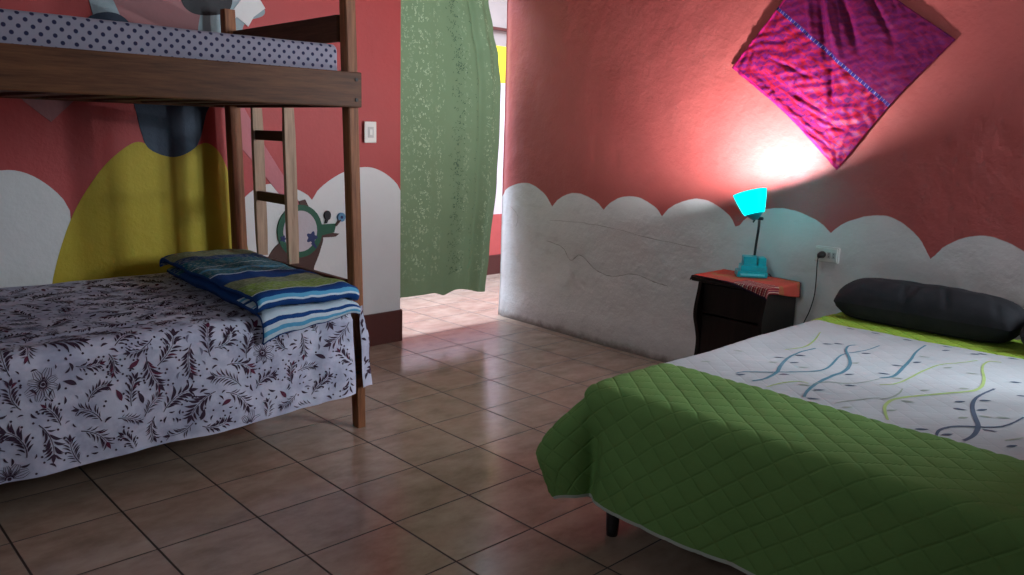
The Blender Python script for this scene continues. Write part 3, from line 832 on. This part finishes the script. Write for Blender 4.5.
VINES = [
('v_teal',0.013,[(1.550,-1.111),(1.617,-1.124),(1.711,-1.111),(1.803,-1.074),(1.927,-1.035),(2.033,-1.026),(2.146,-1.035)]),
('v_teal',0.009,[(1.583,-1.029),(1.629,-1.037),(1.694,-1.098),(1.782,-1.156),(1.862,-1.194),(1.948,-1.187),(2.102,-1.149),(2.168,-1.146),(2.271,-1.174),(2.394,-1.180)]),
('v_teal',0.013,[(1.528,-1.304),(1.594,-1.282),(1.708,-1.261),(1.826,-1.253),(1.915,-1.253),(2.023,-1.226),(2.119,-1.182),(2.210,-1.127),(2.290,-1.100),(2.332,-1.110)]),
('v_green',0.007,[(1.521,-1.178),(1.601,-1.184),(1.669,-1.215),(1.670,-1.247)]),
('v_green',0.008,[(2.031,-0.969),(2.125,-0.998),(2.269,-0.970),(2.407,-0.927)]),
('v_grey',0.006,[(1.682,-1.257),(1.746,-1.275),(1.784,-1.321),(1.849,-1.356),(1.933,-1.371)]),
('v_grey',0.006,[(1.538,-1.397),(1.590,-1.410),(1.660,-1.438),(1.711,-1.463)]),
('v_teal',0.012,[(1.947,-1.365),(1.983,-1.380),(2.038,-1.384),(2.166,-1.362),(2.288,-1.340),(2.412,-1.312),(2.560,-1.294)]),
('v_green',0.008,[(1.855,-1.403),(1.918,-1.429),(2.048,-1.431),(2.164,-1.429),(2.284,-1.439),(2.369,-1.476),(2.469,-1.510)]),
('v_green',0.012,[(1.526,-1.563),(1.598,-1.525),(1.659,-1.503),(1.731,-1.498),(1.813,-1.520),(1.911,-1.564),(1.991,-1.605),(2.065,-1.629),(2.139,-1.627),(2.236,-1.603),(2.328,-1.570),(2.421,-1.545),(2.494,-1.543),(2.518,-1.577)]),
('v_grey',0.008,[(1.696,-1.470),(1.740,-1.484),(1.809,-1.483),(1.877,-1.468)]),
('v_dark',0.014,[(1.517,-1.768),(1.569,-1.773),(1.641,-1.764),(1.707,-1.746),(1.784,-1.713),(1.868,-1.681),(1.953,-1.663),(2.047,-1.660),(2.129,-1.667)]),
('v_dark',0.011,[(1.496,-1.706),(1.546,-1.696),(1.600,-1.705),(1.644,-1.727),(1.684,-1.760),(1.730,-1.792),(1.797,-1.809),(1.887,-1.816)]),
('v_grey',0.008,[(1.613,-1.842),(1.685,-1.868)]),
]
LEAVES = [
('v_dark',[(1.917,-1.007),(1.894,-1.080),(1.998,-1.049),(1.704,-1.141),(1.632,-1.302),(1.534,-1.331),(1.898,-1.282),(1.771,-1.343),(2.256,-1.030),(1.583,-1.047),(2.296,-1.059),(2.232,-1.195)]),
('v_grey',[(1.857,-1.135),(1.831,-1.031),(1.645,-1.244),(1.537,-1.438),(1.624,-0.880),(1.867,-0.865),(2.072,-1.225)]),
('v_dark',[(1.521,-1.658),(1.530,-1.722),(1.673,-1.786),(1.883,-1.640),(1.958,-1.689),(1.804,-1.666),(1.860,-1.711),(2.267,-1.691),(2.112,-1.753),(2.260,-1.372),(2.157,-1.341),(2.565,-1.471),(2.532,-1.379),(2.014,-1.352)]),
('v_grey',[(1.997,-1.404),(2.273,-1.473),(2.260,-1.557),(1.922,-1.522),(2.049,-1.599),(1.749,-1.533),(1.730,-1.699),(1.836,-1.775),(1.803,-1.738),(1.624,-1.536),(2.360,-1.360)]),
]
MI = {'v_dark': 4, 'v_teal': 5, 'v_grey': 6, 'v_green': 7}
for sh in (0, -.82):
    for mt, w, P in VINES:
        P2 = smooth_path([(x, y + sh) for x, y in P], 7)
        if min(p[1] for p in P2) < -2.1 or (sh and max(p[1] for p in P2) > -1.86): continue
        print_strip(m, cp, P2, lambda t, w=w: w * (.6 + .4 * math.sin(PI * min(1, t * 1.1 + .05))), MI[mt], .0016, 1)
    for mt, P in LEAVES:
        for k, (x, y) in enumerate(P):
            if sh and y + sh > -1.86: continue
            a = -.75 + .35 * math.sin(k * 2.3)
            print_poly(m, cp, leaf(x - .02 * math.cos(a), y + sh - .02 * math.sin(a), a, .042, .014), MI[mt], .0016, 1)
# small dark leaves along the head-side edge of the white field
for k in range(9):
    print_poly(m, cp, leaf(2.60 + .01 * math.sin(k * 3), -.95 - k * .125 - .02 * math.sin(k * 5), -1.5, .04, .012), 4, .0016, 1)
o = m.build('bedspread', [M['quilt_green'], M['quilt_white'], M['piping'], M['quilt_lime'], M['v_dark'], M['v_teal'], M['v_grey'], M['v_green']], None, (2.05, -1.44, .15), recalc=False)
tag(o, 'green quilted bedspread with a white vine-printed middle, draped over the double bed', 'bedspread')

# pillows: closed soft shapes
def pillow(cx, cy, z0, lx_, ly_, h, seed, tilt=0.0, rot=0.0):
    mb = MB(); nu, nv = 44, 60
    def f(u, v, sg):
        a = u * 2 - 1; b_ = v * 2 - 1
        e = max(0, (1 - abs(a) ** 2.6)) ** .5 * max(0, (1 - abs(b_) ** 4.2)) ** .52
        sx = 1 - .05 * (1 - b_ * b_) ; 
        x = a * lx_ / 2 * (1 - .04 * (b_ ** 2 < .9)) ; y = b_ * ly_ / 2 * (1 - .07 * a * a)
        w = .010 * nz(x * 9, y * 5, seed) + .005 * nz(x * 20, y * 16, seed + 4)
        # pinched creases
        cr = sum(-.016 * math.exp(-((y - c0 - k0 * x) / .011) ** 2) * sstep(.1, -.8, a) for c0, k0 in ((-.06, .5), (.02, -.3), (.09, .25), (-.26, .4)))
        zz = h * (.42 + .58 * e * sg) if sg > 0 else h * .42 * (1 - e ** .7)
        zz = h * .42 + (h * .58 * e + (w + cr) * e if sg > 0 else -h * .42 * min(1, e * 1.6))
        zz += tilt * x
        c, s_ = math.cos(rot), math.sin(rot)
        return (cx + x * c - y * s_, cy + x * s_ + y * c, z0 + zz)
    mb.grid(lambda u, v: f(u, v, 1), nu, nv); mb.grid(lambda u, v: f(u, 1 - v, -1), nu, nv)
    return mb
M['pillow'] = fabric('charcoal_pillow_cotton', (0.020, 0.022, 0.026), (0.030, 0.032, 0.037), 6, 500, .8, .5, 0, 1.0)
o = pillow(2.868, -1.172, ZT + .020, .245, .765, .172, 2, .12, .01).build('pillow', [M['pillow']], None, (2.865, -1.15, ZT + .020))
tag(o, 'long charcoal pillow against the scalloped wall, the one nearest the nightstand', 'pillow', 'charcoal pillows at the head of the bed')
o = pillow(2.815, -1.880, ZT + .020, .25, .64, .172, 12, .12, .0).build('pillow', [M['pillow']], None, (2.85, -1.875, ZT + .020))
tag(o, 'charcoal pillow cut off by the right edge of the photo', 'pillow', 'charcoal pillows at the head of the bed')

# ------------------------------------------------------------------ nightstand
ns = empty('nightstand', (2.86, -.32, 0), 'small black-brown nightstand with curved sides, between the bed and the scalloped wall', 'nightstand')
nx0, nx1, ny0, ny1, nzt = 2.715, 3.005, -.505, -.115, .606
def side_outline():
    pts = [(nx1, 0.0), (nx1, nzt - .022)]
    fr = smooth_path([(2.712, .584), (2.706, .54), (2.686, .46), (2.684, .40), (2.708, .33), (2.724, .26), (2.712, .16), (2.676, .06), (2.665, 0.0)], 5)
    return pts + fr
for y0, y1 in ((ny0, ny0 + .02), (ny1 - .02, ny1)):
    mb = MB(); mb.poly_prism(side_outline(), lambda p, s, y0=y0, y1=y1: (p[0], y0 if s == 0 else y1, p[1])); mb.build('side_panel', M['black_wood'], ns)
MB().box(nx0 - .03, nx1 + .005, ny0 - .012, ny1 + .028, nzt - .0218, nzt, 0, .005).build('top', M['black_wood'], ns)
MB().box(nx1 - .012, nx1 - .001, ny0 + .0205, ny1 - .0205, .05, nzt - .0225).build('back_panel', M['black_wood'], ns)
MB().box(nx0 + .03, nx1 - .0125, ny0 + .0205, ny1 - .0205, .07, .085).build('shelf', M['black_wood'], ns)
for z0, z1 in ((.42, .574), (.10, .41)):
    d = MB().box(nx0 + .012, nx0 + .03, ny0 + .024, ny1 - .024, z0, z1, 0, .004).build('drawer_front' if z0 > .4 else 'door', M['black_wood'], ns)

# woven cloth on the nightstand
def runner_mat():
    n = N('red_orange_woven_runner'); uv = n.coord('UV'); U, V, _ = n.xyz(uv)
    base = n.mix(n.noise(uv, 14, 3), (0.42, 0.050, 0.040), (0.52, 0.095, 0.065))
    base = n.mix(n.ramp(n.noise(uv, 9, 2), [(0.52, 0.0), (0.6, .5)]), base, (0.22, 0.16, 0.05))
    st = n.math('FRACT', n.math('DIVIDE', V, 0.022))
    s1 = n.ramp(st, [(0, (0.22, 0.02, 0.03)), (.30, (0.55, 0.42, 0.32)), (.48, (0.33, 0.04, 0.08)), (.62, (0.03, 0.02, 0.05)), (.74, (0.50, 0.18, 0.13)), (.9, (0.24, 0.02, 0.03))], 'CONSTANT')
    zone = n.ramp(V, [(0.0, 1.0), (.20, 0.0)], 'CONSTANT')
    ck = n.ramp(n.math('FRACT', n.math('DIVIDE', U, .012)), [(0, 1.0), (.7, .35)], 'CONSTANT')
    c = n.mix(zone, base, n.mix(n.math('MULTIPLY', ck, 1.0), (0.16, 0.02, 0.03), s1))
    zu = n.ramp(U, [(0.0, 0.0), (.15, 1.0)], 'CONSTANT')
    c = n.mix(zu, c, base)
    bd = n.ramp(n.math('ABSOLUTE', n.math('SUBTRACT', U, .20)), [(0, 0.0), (.185, 1.0)], 'CONSTANT')
    c = n.mix(bd, c, (0.025, 0.015, 0.03))
    return n.done(n.pbr(c, 0.9, n.bump(n.noise(uv, 220, 2), 0.4, 0.002), 0.1))
M['runner'] = runner_mat()
# the cloth is a square lying slightly askew: corners hang over the front and the side
m = MB()
CX, CY, CR_ = 2.850, -.292, math.radians(-7)
tx0, tx1, ty0, ty1 = nx0 - .032, nx1 + .006, ny0 - .014, ny1 + .030
def runner(u, v):
    a = (u - .5) * .345; b_ = (v - .5) * .55
    x = CX + a * math.cos(CR_) - b_ * math.sin(CR_) + .0; y = CY + a * math.sin(CR_) + b_ * math.cos(CR_)
    # extra tongue of cloth at the front right corner
    tg = sstep(.55, 1, 1 - v) * sstep(.5, 1, 1 - u); x -= .022 * tg; y -= .0 * tg
    tg2 = sstep(.8, 1, 1 - v) * sstep(.2, .9, u)
    y -= .015 * tg2
    x = min(x, 3.006)
    ox = min(0, x - tx0); oy = (y - ty0) if y < ty0 else (y - ty1 if y > ty1 else 0)
    d = math.hypot(ox, oy); z = nzt + .0035 + .0015 * nz(x * 30, y * 30, 2)
    if d > 0:
        qx, qy = x - ox, y - oy; k = .16
        return (qx + ox / d * (min(d, .006) + k * d), qy + oy / d * (min(d, .006) + k * d * (1.3 if oy > 0 else .6)), z - max(0, d - .004) * (.35 if (oy > 0 and ox > -.01) else .97))
    return (x, y, z)
m.grid(runner, 60, 70, 0, lambda u, v: (u * .40, v * .50))
o = m.build('table_runner', [M['runner']], None, (2.84, -.32, nzt), recalc=False)
md = o.modifiers.new('thickness', 'SOLIDIFY'); md.thickness = .0025; md.offset = 1
tag(o, 'red and orange woven cloth with striped end on top of the nightstand', 'cloth')

# ------------------------------------------------------------------ desk lamp
LZ = nzt + .0088
lx0, lx1, ly0, ly1 = 2.845, 2.975, -.405, -.215
lamp = empty('desk_lamp', (2.91, -.31, LZ), 'turquoise desk lamp with lit shade on the nightstand', 'lamp')
def spun(mb, cx=2.918, cy=-.290, ang=math.radians(-52)):
    c, s_ = math.cos(ang), math.sin(ang)
    mb.v = [(cx + x * c - y * s_, cy + x * s_ + y * c, z) for x, y, z in mb.v]; return mb
# local frame: x along the long front edge, y towards the wall
mb = MB()
mb.box(-.075, .075, -.06, .06, LZ, LZ + .030, 0, .006)
mb.box(-.058, .072, -.045, .058, LZ + .028, LZ + .058, 0, .006)
mb.box(.030, .070, -.020, .055, LZ + .055, LZ + .098, 0, .005)
mb.box(-.045, .022, -.025, .055, LZ + .055, LZ + .102, 0, .005)
mb.tube([(.010, .0, LZ + .05), (.010, .0, LZ + .108)], .013, 12)
spun(mb).build('base', M['teal'], lamp)
mb = MB(); mb.box(-.060, .060, -.0625, -.0605, LZ + .010, LZ + .020, 0)
spun(mb).build('front_strip', simple('pale_turquoise_trim', (0.12, 0.62, 0.68), .3), lamp)
neck = smooth_path([(2.924, -.298, LZ + .10), (2.922, -.303, LZ + .17), (2.885, -.330, LZ + .250), (2.800, -.378, LZ + .305), (2.708, -.426, LZ + .325)], 6)
MB().tube(neck, .0065, 10).build('neck', M['neck'], lamp)
# shade: flared shell open towards the top, tipped slightly to the wall
n = N('turquoise_translucent_shade')
sh = n.n('MixShader', {0: .93, 1: n.pbr((0.0, 0.88, 0.92), .35, None, .4), 2: n.n('BsdfTranslucent', {'Color': (0.0, 0.97, 1.0, 1)}).outputs[0]}).outputs[0]
M['shade'] = n.done(sh)
SC = Vector((2.70, -.407, LZ + .341)); axis = Vector((.03, .36, 1)).normalized()
e1 = Vector((1, 0, 0)); e1 = (e1 - axis * e1.dot(axis)).normalized(); e2 = axis.cross(e1)
mb = MB(); prof = []
for k in range(11): t = k / 10; prof.append((.046 + .034 * t ** .85, .108 * t))
for k in range(10, -1, -1): t = k / 10; prof.append((.044 + .0335 * t ** .85, .004 + .104 * t))
seg = 40
for r_, h_ in prof:
    for k in range(seg):
        a = 2 * PI * k / seg
        mb.v.append(tuple(SC + (e1 * math.cos(a) + e2 * math.sin(a)) * r_ + axis * h_))
for i in range(len(prof) - 1):
    for k in range(seg): mb.face([i * seg + k, i * seg + (k + 1) % seg, (i + 1) * seg + (k + 1) % seg, (i + 1) * seg + k], 0, None, True)
shade = mb.build('lamp_shade', M['shade'], lamp)
mb = MB(); mb.tube([SC - axis * .028, SC - axis * .006, SC + axis * .0, SC + axis * .002], [.014, .036, .0455, .0455], 24); mb.build('shade_cap', M['teal'], lamp)
n = N('lit_bulb'); M['bulb'] = n.done(n.n('Emission', {'Color': (.92, .96, 1, 1), 'Strength': 20}).outputs[0])
bm = bmesh.new(); bmesh.ops.create_uvsphere(bm, u_segments=20, v_segments=12, radius=.021)
for v_ in bm.verts: v_.co = Vector((v_.co.x, v_.co.y, v_.co.z * 1.25)) + SC + axis * .048
mb = MB(); mb.add_bm(bm, 0, True); mb.tube([SC + axis * .004, SC + axis * .028], .012, 14); bulb = mb.build('bulb', M['bulb'], lamp)
# joint with small wing nut beneath the shade
mb = MB(); mb.tube([(2.708, -.448, LZ + .322), (2.708, -.410, LZ + .322)], .008, 10); mb.tube([(2.702, -.414, LZ + .320), (2.702, -.402, LZ + .301)], .004, 8); mb.build('hinge', M['neck'], lamp)
# cord and plug
OY, OZ = -.636, .762
cord = smooth_path([(2.985, OY + .015, OZ - .004), (2.962, OY + .016, OZ - .012), (2.958, OY + .016, OZ - .05), (2.972, OY + .020, OZ - .13), (2.985, OY + .028, OZ - .21), (2.992, OY + .048, OZ - .29), (2.995, OY + .075, OZ - .36), (2.995, OY + .10, OZ - .45), (2.995, OY + .11, OZ - .60), (2.99, OY + .12, .012), (2.98, -.517, .010), (2.985, -.516, .10), (3.016, -.513, .30), (3.0185, -.45, .50), (3.0185, -.36, .60), (3.005, -.34, .6235), (2.975, -.33, .6265)], 7)
MB().tube(cord, .0028, 8).build('cord', M['blackp'], lamp)
mb = MB(); mb.tube([(3.005, OY + .015, OZ), (2.995, OY + .015, OZ), (2.972, OY + .015, OZ - .002), (2.962, OY + .015, OZ - .010)], [.017, .018, .014, .007], 16); mb.build('plug', M['blackp'], lamp)

# ------------------------------------------------------------------ outlet and switch
out = empty('wall_outlet', (3.018, OY, OZ), 'white surface-mounted power outlet with a black plug, above the bed edge', 'outlet')
mb = MB().box(3.012, 3.034, OY - .060, OY + .060, OZ - .038, OZ + .038, 0, .005); pl = mb.build('box', M['plastic_g'], out)
MB().box(3.0055, 3.0118, OY - .056, OY + .056, OZ - .034, OZ + .034, 0, .003).build('face_plate', M['plastic'], out)
for dy in (-.020, -.042):
    pass
for dy in (-.016, -.040):
    s_ = MB().box(3.0035, 3.0054, OY + dy - .009, OY + dy + .009, OZ - .016, OZ + .016, 0, .0008).build('socket', M['plastic_g'], out)
    for dz in (-.007, .007):
        MB().box(3.0028, 3.0034, OY + dy - .0012, OY + dy + .0012, OZ + dz - .004, OZ + dz + .004).build('slot', M['hole'], s_)
sw = empty('light_switch', (1.876, 1.63, 1.287), 'white light switch on the red wall beside the green curtain', 'switch')
MB().box(1.823, 1.905, 1.6195, 1.6285, 1.225, 1.347, 0, .004).build('plate', M['plastic'], sw)
MB().box(1.844, 1.884, 1.6160, 1.6190, 1.255, 1.317, 0, .002).build('frame', M['plastic_g'], sw)
MB().box(1.855, 1.873, 1.6125, 1.6158, 1.270, 1.302, 0, .001).build('rocker', M['plastic'], sw)

# ------------------------------------------------------------------ wall textile
A_ = Vector((-.02, 1.675)); B_ = Vector((-.642, 1.174)); D_ = Vector((-.48, 2.25)); C_ = Vector((-1.101, 1.753))
def crease(p, a, b_, w):
    ab = b_ - a; t = max(0, min(1, (p - a).dot(ab) / ab.dot(ab))); d = (p - a - ab * t).length
    return math.exp(-(d / w) ** 2) * math.sin(PI * min(1, max(.0, t * .9 + .08)))
V2 = lambda a, b_: Vector((a, b_))
CREASES = [(V2(-.47, 2.02), V2(-.54, 1.66), .016, -.026), (V2(-.53, 2.08), V2(-.70, 1.70), .020, -.022), (V2(-.62, 2.10), V2(-.86, 1.74), .016, -.014), (V2(-.56, 1.78), V2(-.585, 1.45), .013, -.020),
           (V2(-.20, 1.62), V2(-.62, 1.30), .018, -.026), (V2(-.16, 1.66), V2(-.60, 1.42), .014, -.018), (V2(-.30, 1.52), V2(-.72, 1.34), .012, -.016), (V2(-.25, 1.50), V2(-.66, 1.24), .010, -.014), (V2(-.50, 1.36), V2(-.74, 1.40), .012, -.012), (V2(-.22, 1.72), V2(-.50, 1.60), .010, -.010), (V2(-.10, 1.60), V2(-.60, 1.22), .014, -.012), (V2(-.40, 2.06), V2(-.48, 1.72), .014, .016), (V2(-.50, 2.0), V2(-.62, 1.66), .016, .02)]
def textile(u, v):
    """u along A->B, v along A->D"""
    s_, t = u, v
    p = A_ * (1 - s_) * (1 - t) + B_ * s_ * (1 - t) + C_ * s_ * t + D_ * (1 - s_) * t
    # edges sag a little inward
    c = (A_ + B_ + C_ + D_) / 4
    sag = .020 * (math.sin(PI * s_) * (1 - min(1, 8 * min(t, 1 - t))) + math.sin(PI * t) * (1 - min(1, 8 * min(s_, 1 - s_))))
    p = p + (c - p).normalized() * sag if (c - p).length > 0 else p
    off = .012 + .018 * math.sin(PI * s_) * math.sin(PI * t) + .018 * sstep(.25, 0, s_) * sstep(-.1, .4, t)
    w = sum(k * crease(p, a, b_, wd) for a, b_, wd, k in CREASES)
    w += .0030 * nz(p.x * 14, p.y * 14, 2) + (.0045 * math.sin((s_ * 62 + 5 * nz(s_ * 5, t * 5)) ) * math.sin(t * 55 + 5 * nz(t * 5, s_ * 5, 4))) * (1 if t < .5 else .35)
    off = max(.006, off + w + .006 * nz(p.x * 5, p.y * 5, 8))
    return (wall_right_x(p.x, p.y) - off, p.x, p.y)
m = MB(); m.grid(textile, 150, 150, 0, lambda u, v: (u * .8, v * .745))
n = N('magenta_brocade_textile'); uv = n.coord('UV'); U, V, _ = n.xyz(uv)
fa = n.noise(n.map(uv, (14, 60, 1)), 1.0, 3, .6); fb = n.noise(n.map(uv, (50, 16, 1), (0, 0, .5)), 1.0, 3, .6)
c = n.mix(n.noise(uv, 6, 4), (0.085, 0.004, 0.060), (0.165, 0.010, 0.115))
c = n.mix(n.ramp(fa, [(0.49, 0.0), (0.57, 1.0)]), c, (0.23, 0.004, 0.018))
c = n.mix(n.math('MULTIPLY', n.ramp(fb, [(0.56, 0.0), (0.62, 1.0)]), .75), c, (0.060, 0.004, 0.05))
diag = n.n('TexWave', {'Vector': n.map(uv, (1, 1, 1), (0, 0, .8)), 'Scale': 11.0, 'Distortion': 6.0, 'Detail': 3.0, 'Detail Scale': 2.5}).outputs[1]
c = n.mix(n.math('MULTIPLY', n.ramp(diag, [(0.55, 0.0), (0.75, 1.0)]), .55), c, (0.36, 0.012, 0.035))
half_shade = n.ramp(V, [(0.0, 0.0), (.372, 1.0)], 'CONSTANT')  # unlit side of the cloth, its shade put into the colour
c = n.mix(n.math('MULTIPLY', half_shade, .68), c, (0.085, 0.006, 0.05))
hem = n.ramp(n.math('MINIMUM', U, V), [(0, 1.0), (.012, 0.0)], 'CONSTANT')
c = n.mix(n.math('MULTIPLY', hem, .6), c, (0.45, 0.01, 0.12))
# embroidered dotted seam through the middle
band = n.ramp(n.math('ABSOLUTE', n.math('SUBTRACT', V, .372)), [(0, 1.0), (.0045, 0.0)], 'CONSTANT')
dash = n.ramp(n.math('FRACT', n.math('DIVIDE', U, .021)), [(0, (0.03, 0.02, 0.14)), (.70, (0.20, 0.15, 0.26)), (.86, (0.03, 0.012, 0.07))], 'CONSTANT')
c = n.mix(band, c, dash)
M['textile'] = n.done(n.pbr(c, .5, n.bump(n.math('ADD', fa, fb), .6, .004), .12, 0.0, **{'Sheen Weight': .0}))
o = m.build('wall_hanging', [M['textile']], None, (3.0, -.56, 1.7), recalc=False)
md = o.modifiers.new('thickness', 'SOLIDIFY'); md.thickness = .002; md.offset = 0
tag(o, 'square magenta woven textile hung cornerwise on the red wall', 'wall hanging')

# ------------------------------------------------------------------ curtain
def cur_edge(z):        # right edge of the cloth as a function of height
    P = [(.19, 2.895), (.5, 2.925), (.98, 2.983), (1.31, 3.000), (1.60, 2.998), (1.80, 2.968), (1.97, 2.915), (2.16, 2.868), (2.33, 2.85)]
    for (a, x0), (c_, x1) in zip(P, P[1:]):
        if z <= c_: return x0 + (x1 - x0) * sstep(0, 1, max(0, (z - a) / (c_ - a)))
    return P[-1][1]
def curtain(u, v, lift=0):
    x0 = 2.045
    zb = .245 - .028 * sstep(.45, .58, u) + .03 * sstep(.55, .68, u) - .045 * sstep(.70, 1.0, u)
    z = 2.33 - (2.33 - zb) * v
    x = x0 + (cur_edge(z) - x0) * u
    y = 1.742 + (.013 * math.sin(u * 17 + .6) * (1 - .35 * v) + .030 * math.exp(-((u - .80 - .03 * v) / .030) ** 2) - .022 * math.exp(-((u - .90) / .03) ** 2)
                 + .008 * math.sin(u * 41 + 2 * v) + .010 * nz(u * 3, v * 3, 1)) * sstep(1.02, .90, 1 - v + 0) if False else \
        1.742 + .007 * math.sin(u * 13 + .6) + .028 * math.exp(-((u - .80 - .03 * v) / .028) ** 2) - .020 * math.exp(-((u - .895) / .03) ** 2) + .0018 * math.sin(u * 43 + 2 * v) + .010 * nz(u * 3, v * 3, 1)
    return (x, y - lift, z)
def cmat(name, c1, c2, tr, motif=False):
    n = N(name); v = n.coord()
    c = n.mix(n.noise(v, 5, 4), c1, c2)
    if motif:
        uv = n.coord('UV'); U, V, _ = n.xyz(uv)
        wv = n.n('VectorMath', {0: uv, 1: n.n('VectorMath', {0: n.noise(uv, 40, 2, .5, 'Color'), 1: (.012, .012, 0)}, operation='MULTIPLY').outputs[0]}, operation='ADD').outputs[0]
        d = n.n('TexVoronoi', {'Vector': n.map(wv, (1, .72, 1)), 'Scale': 62.0}).outputs[0]
        ring = n.n('MapRange', {0: n.math('ABSOLUTE', n.math('SUBTRACT', d, .34)), 1: .05, 2: .12, 3: 1.0, 4: 0.0}).outputs[0]
        pick = n.ramp(n.noise(uv, 22, 2), [(.47, 0.0), (.53, 1.0)])
        col = None
        for cx, w, k in ((.045, .035, .8), (.28, .095, 1.0), (.16, .05, .6), (.43, .05, .7), (.66, .04, .5), (.86, .06, .8)):
            f = n.n('MapRange', {0: n.math('ABSOLUTE', n.math('SUBTRACT', U, cx)), 1: w * .5, 2: w, 3: k, 4: 0.0}).outputs[0]
            col = f if col is None else n.math('MAXIMUM', col, f)
        low = n.n('MapRange', {0: V, 1: .07, 2: .14}).outputs[0]
        c = n.mix(n.math('MULTIPLY', n.math('MULTIPLY', n.math('MULTIPLY', ring, pick), col), low), c, (0.27, 0.32, 0.19))
    b_ = n.bump(n.noise(n.map(v, (1, 1, .35)), 60, 3), .25, .004)
    sh = n.n('MixShader', {0: tr, 1: n.pbr(c, .7, b_, .3), 2: n.n('BsdfTranslucent', {'Color': c}).outputs[0]}).outputs[0]
    return n.done(sh)
M['curtain'] = cmat('sage_green_curtain_cloth', (0.105, 0.145, 0.075), (0.135, 0.180, 0.095), .36, True)
M['cur_light'] = cmat('pale_thread_motif', (0.34, 0.40, 0.20), (0.42, 0.47, 0.26), .4)
M['cur_dark'] = cmat('dark_thread_motif', (0.030, 0.060, 0.035), (0.04, 0.08, 0.045), .3)
m = MB(); m.grid(lambda u, v: curtain(u, v), 110, 90, 0, lambda u, v: (u * .95, (1 - v) * 2.1))
rc = random.Random(5)
CW, CH = .9, 2.1
def cmf(a, b_): return curtain(min(max(a / CW, 0), 1), min(max(b_ / CH, 0), 1))
def motif(a, b_, mi, sc):
    k = rc.random()
    if k < .5: print_poly(m, cmf, leaf(a, b_, rc.uniform(0, 6.28), .020 * sc, .006 * sc, .3), mi, .0012, 1 if CF else -1)
    else:
        ang = rc.uniform(0, 6.28); r0 = .010 * sc
        print_strip(m, cmf, [(a + r0 * math.cos(ang + t), b_ + r0 * math.sin(ang + t)) for t in (0, .6, 1.2, 1.8, 2.4, 3.0)], .0032 * sc, mi, .0012, 1 if CF else -1)
nn_ = surf_normal(cmf, .4, 1.0); CF = nn_.y < 0
for col, wid, mi, cnt, sc in ((.56, .05, 2, 420, .75), (.70, .012, 2, 60, .7)):
    for k in range(cnt):
        b_ = rc.uniform(.05, 1.98)
        if mi == 1 and math.sin(b_ * 26 + col * 9) < -.55: continue
        if mi == 1 and col == .30 and b_ > 1.86: continue
        motif(col + rc.gauss(0, wid * .55) + .012 * math.sin(b_ * 14), b_, mi, sc * rc.uniform(.8, 1.2))
cu = empty('doorway_curtain', (2.45, 1.742, 2.33), 'long green patterned curtain hanging in the doorway', 'curtain')
m.build('curtain_cloth', [M['curtain'], M['cur_light'], M['cur_dark']], cu, recalc=False)
MB().tube([(2.093, 1.742, 2.34), (3.078, 1.742, 2.34)], .011, 14).build('curtain_rod', M['steel'], cu)

# ------------------------------------------------------------------ lights
def area(name, loc, target, sx, sy, power, col, spread=PI):
    L = bpy.data.lights.new(name, 'AREA'); L.shape = 'RECTANGLE'; L.size = sx; L.size_y = sy; L.energy = power; L.color = col; L.spread = spread
    o = bpy.data.objects.new(name, L); COL.objects.link(o); o.location = loc
    o.rotation_euler = (Vector(target) - Vector(loc)).to_track_quat('-Z', 'Y').to_euler(); return o
area('daylight_window', (3.38, (HY0 + HY1) / 2, 1.85), (1.3, .8, .6), 1.15, 1.15, 132, (.80, .91, 1.0), math.radians(120))
area('side_fill_light', (-1.95, -1.2, 1.9), (3.0, .3, .6), 1.0, .8, 6, (.84, .93, 1.0), math.radians(110))  # added weak fill through the invented opening in the left wall
area('daylight_hall', (2.9, 2.47, HC + .2), (2.9, 2.47, 0), 3.4, .9, 165, (.60, .79, 1.0), math.radians(120))
L = bpy.data.lights.new('lamp_bulb_light', 'POINT'); L.energy = 122; L.color = (.92, .96, 1.0); L.shadow_soft_size = .03
lo = bpy.data.objects.new('lamp_bulb_light', L); COL.objects.link(lo); lo.location = SC + axis * .076

w = bpy.data.worlds.new('sky'); S.world = w; w.use_nodes = True
bg = w.node_tree.nodes['Background']; bg.inputs[0].default_value = (.75, .87, 1, 1); bg.inputs[1].default_value = 1.2

# ------------------------------------------------------------------ camera
cd = bpy.data.cameras.new('camera'); cd.sensor_width = 36; cd.sensor_fit = 'HORIZONTAL'; cd.lens = CAMF * 36 / 1024; cd.clip_start = .05
cam = bpy.data.objects.new('camera', cd); COL.objects.link(cam)
r_, u_, f_ = Vector(CAMR), Vector(CAMU), Vector(CAMW)
Mx = Matrix(((r_.x, u_.x, -f_.x), (r_.y, u_.y, -f_.y), (r_.z, u_.z, -f_.z))).to_4x4(); Mx.translation = Vector(CAMC)
cam.matrix_world = Mx; S.camera = cam
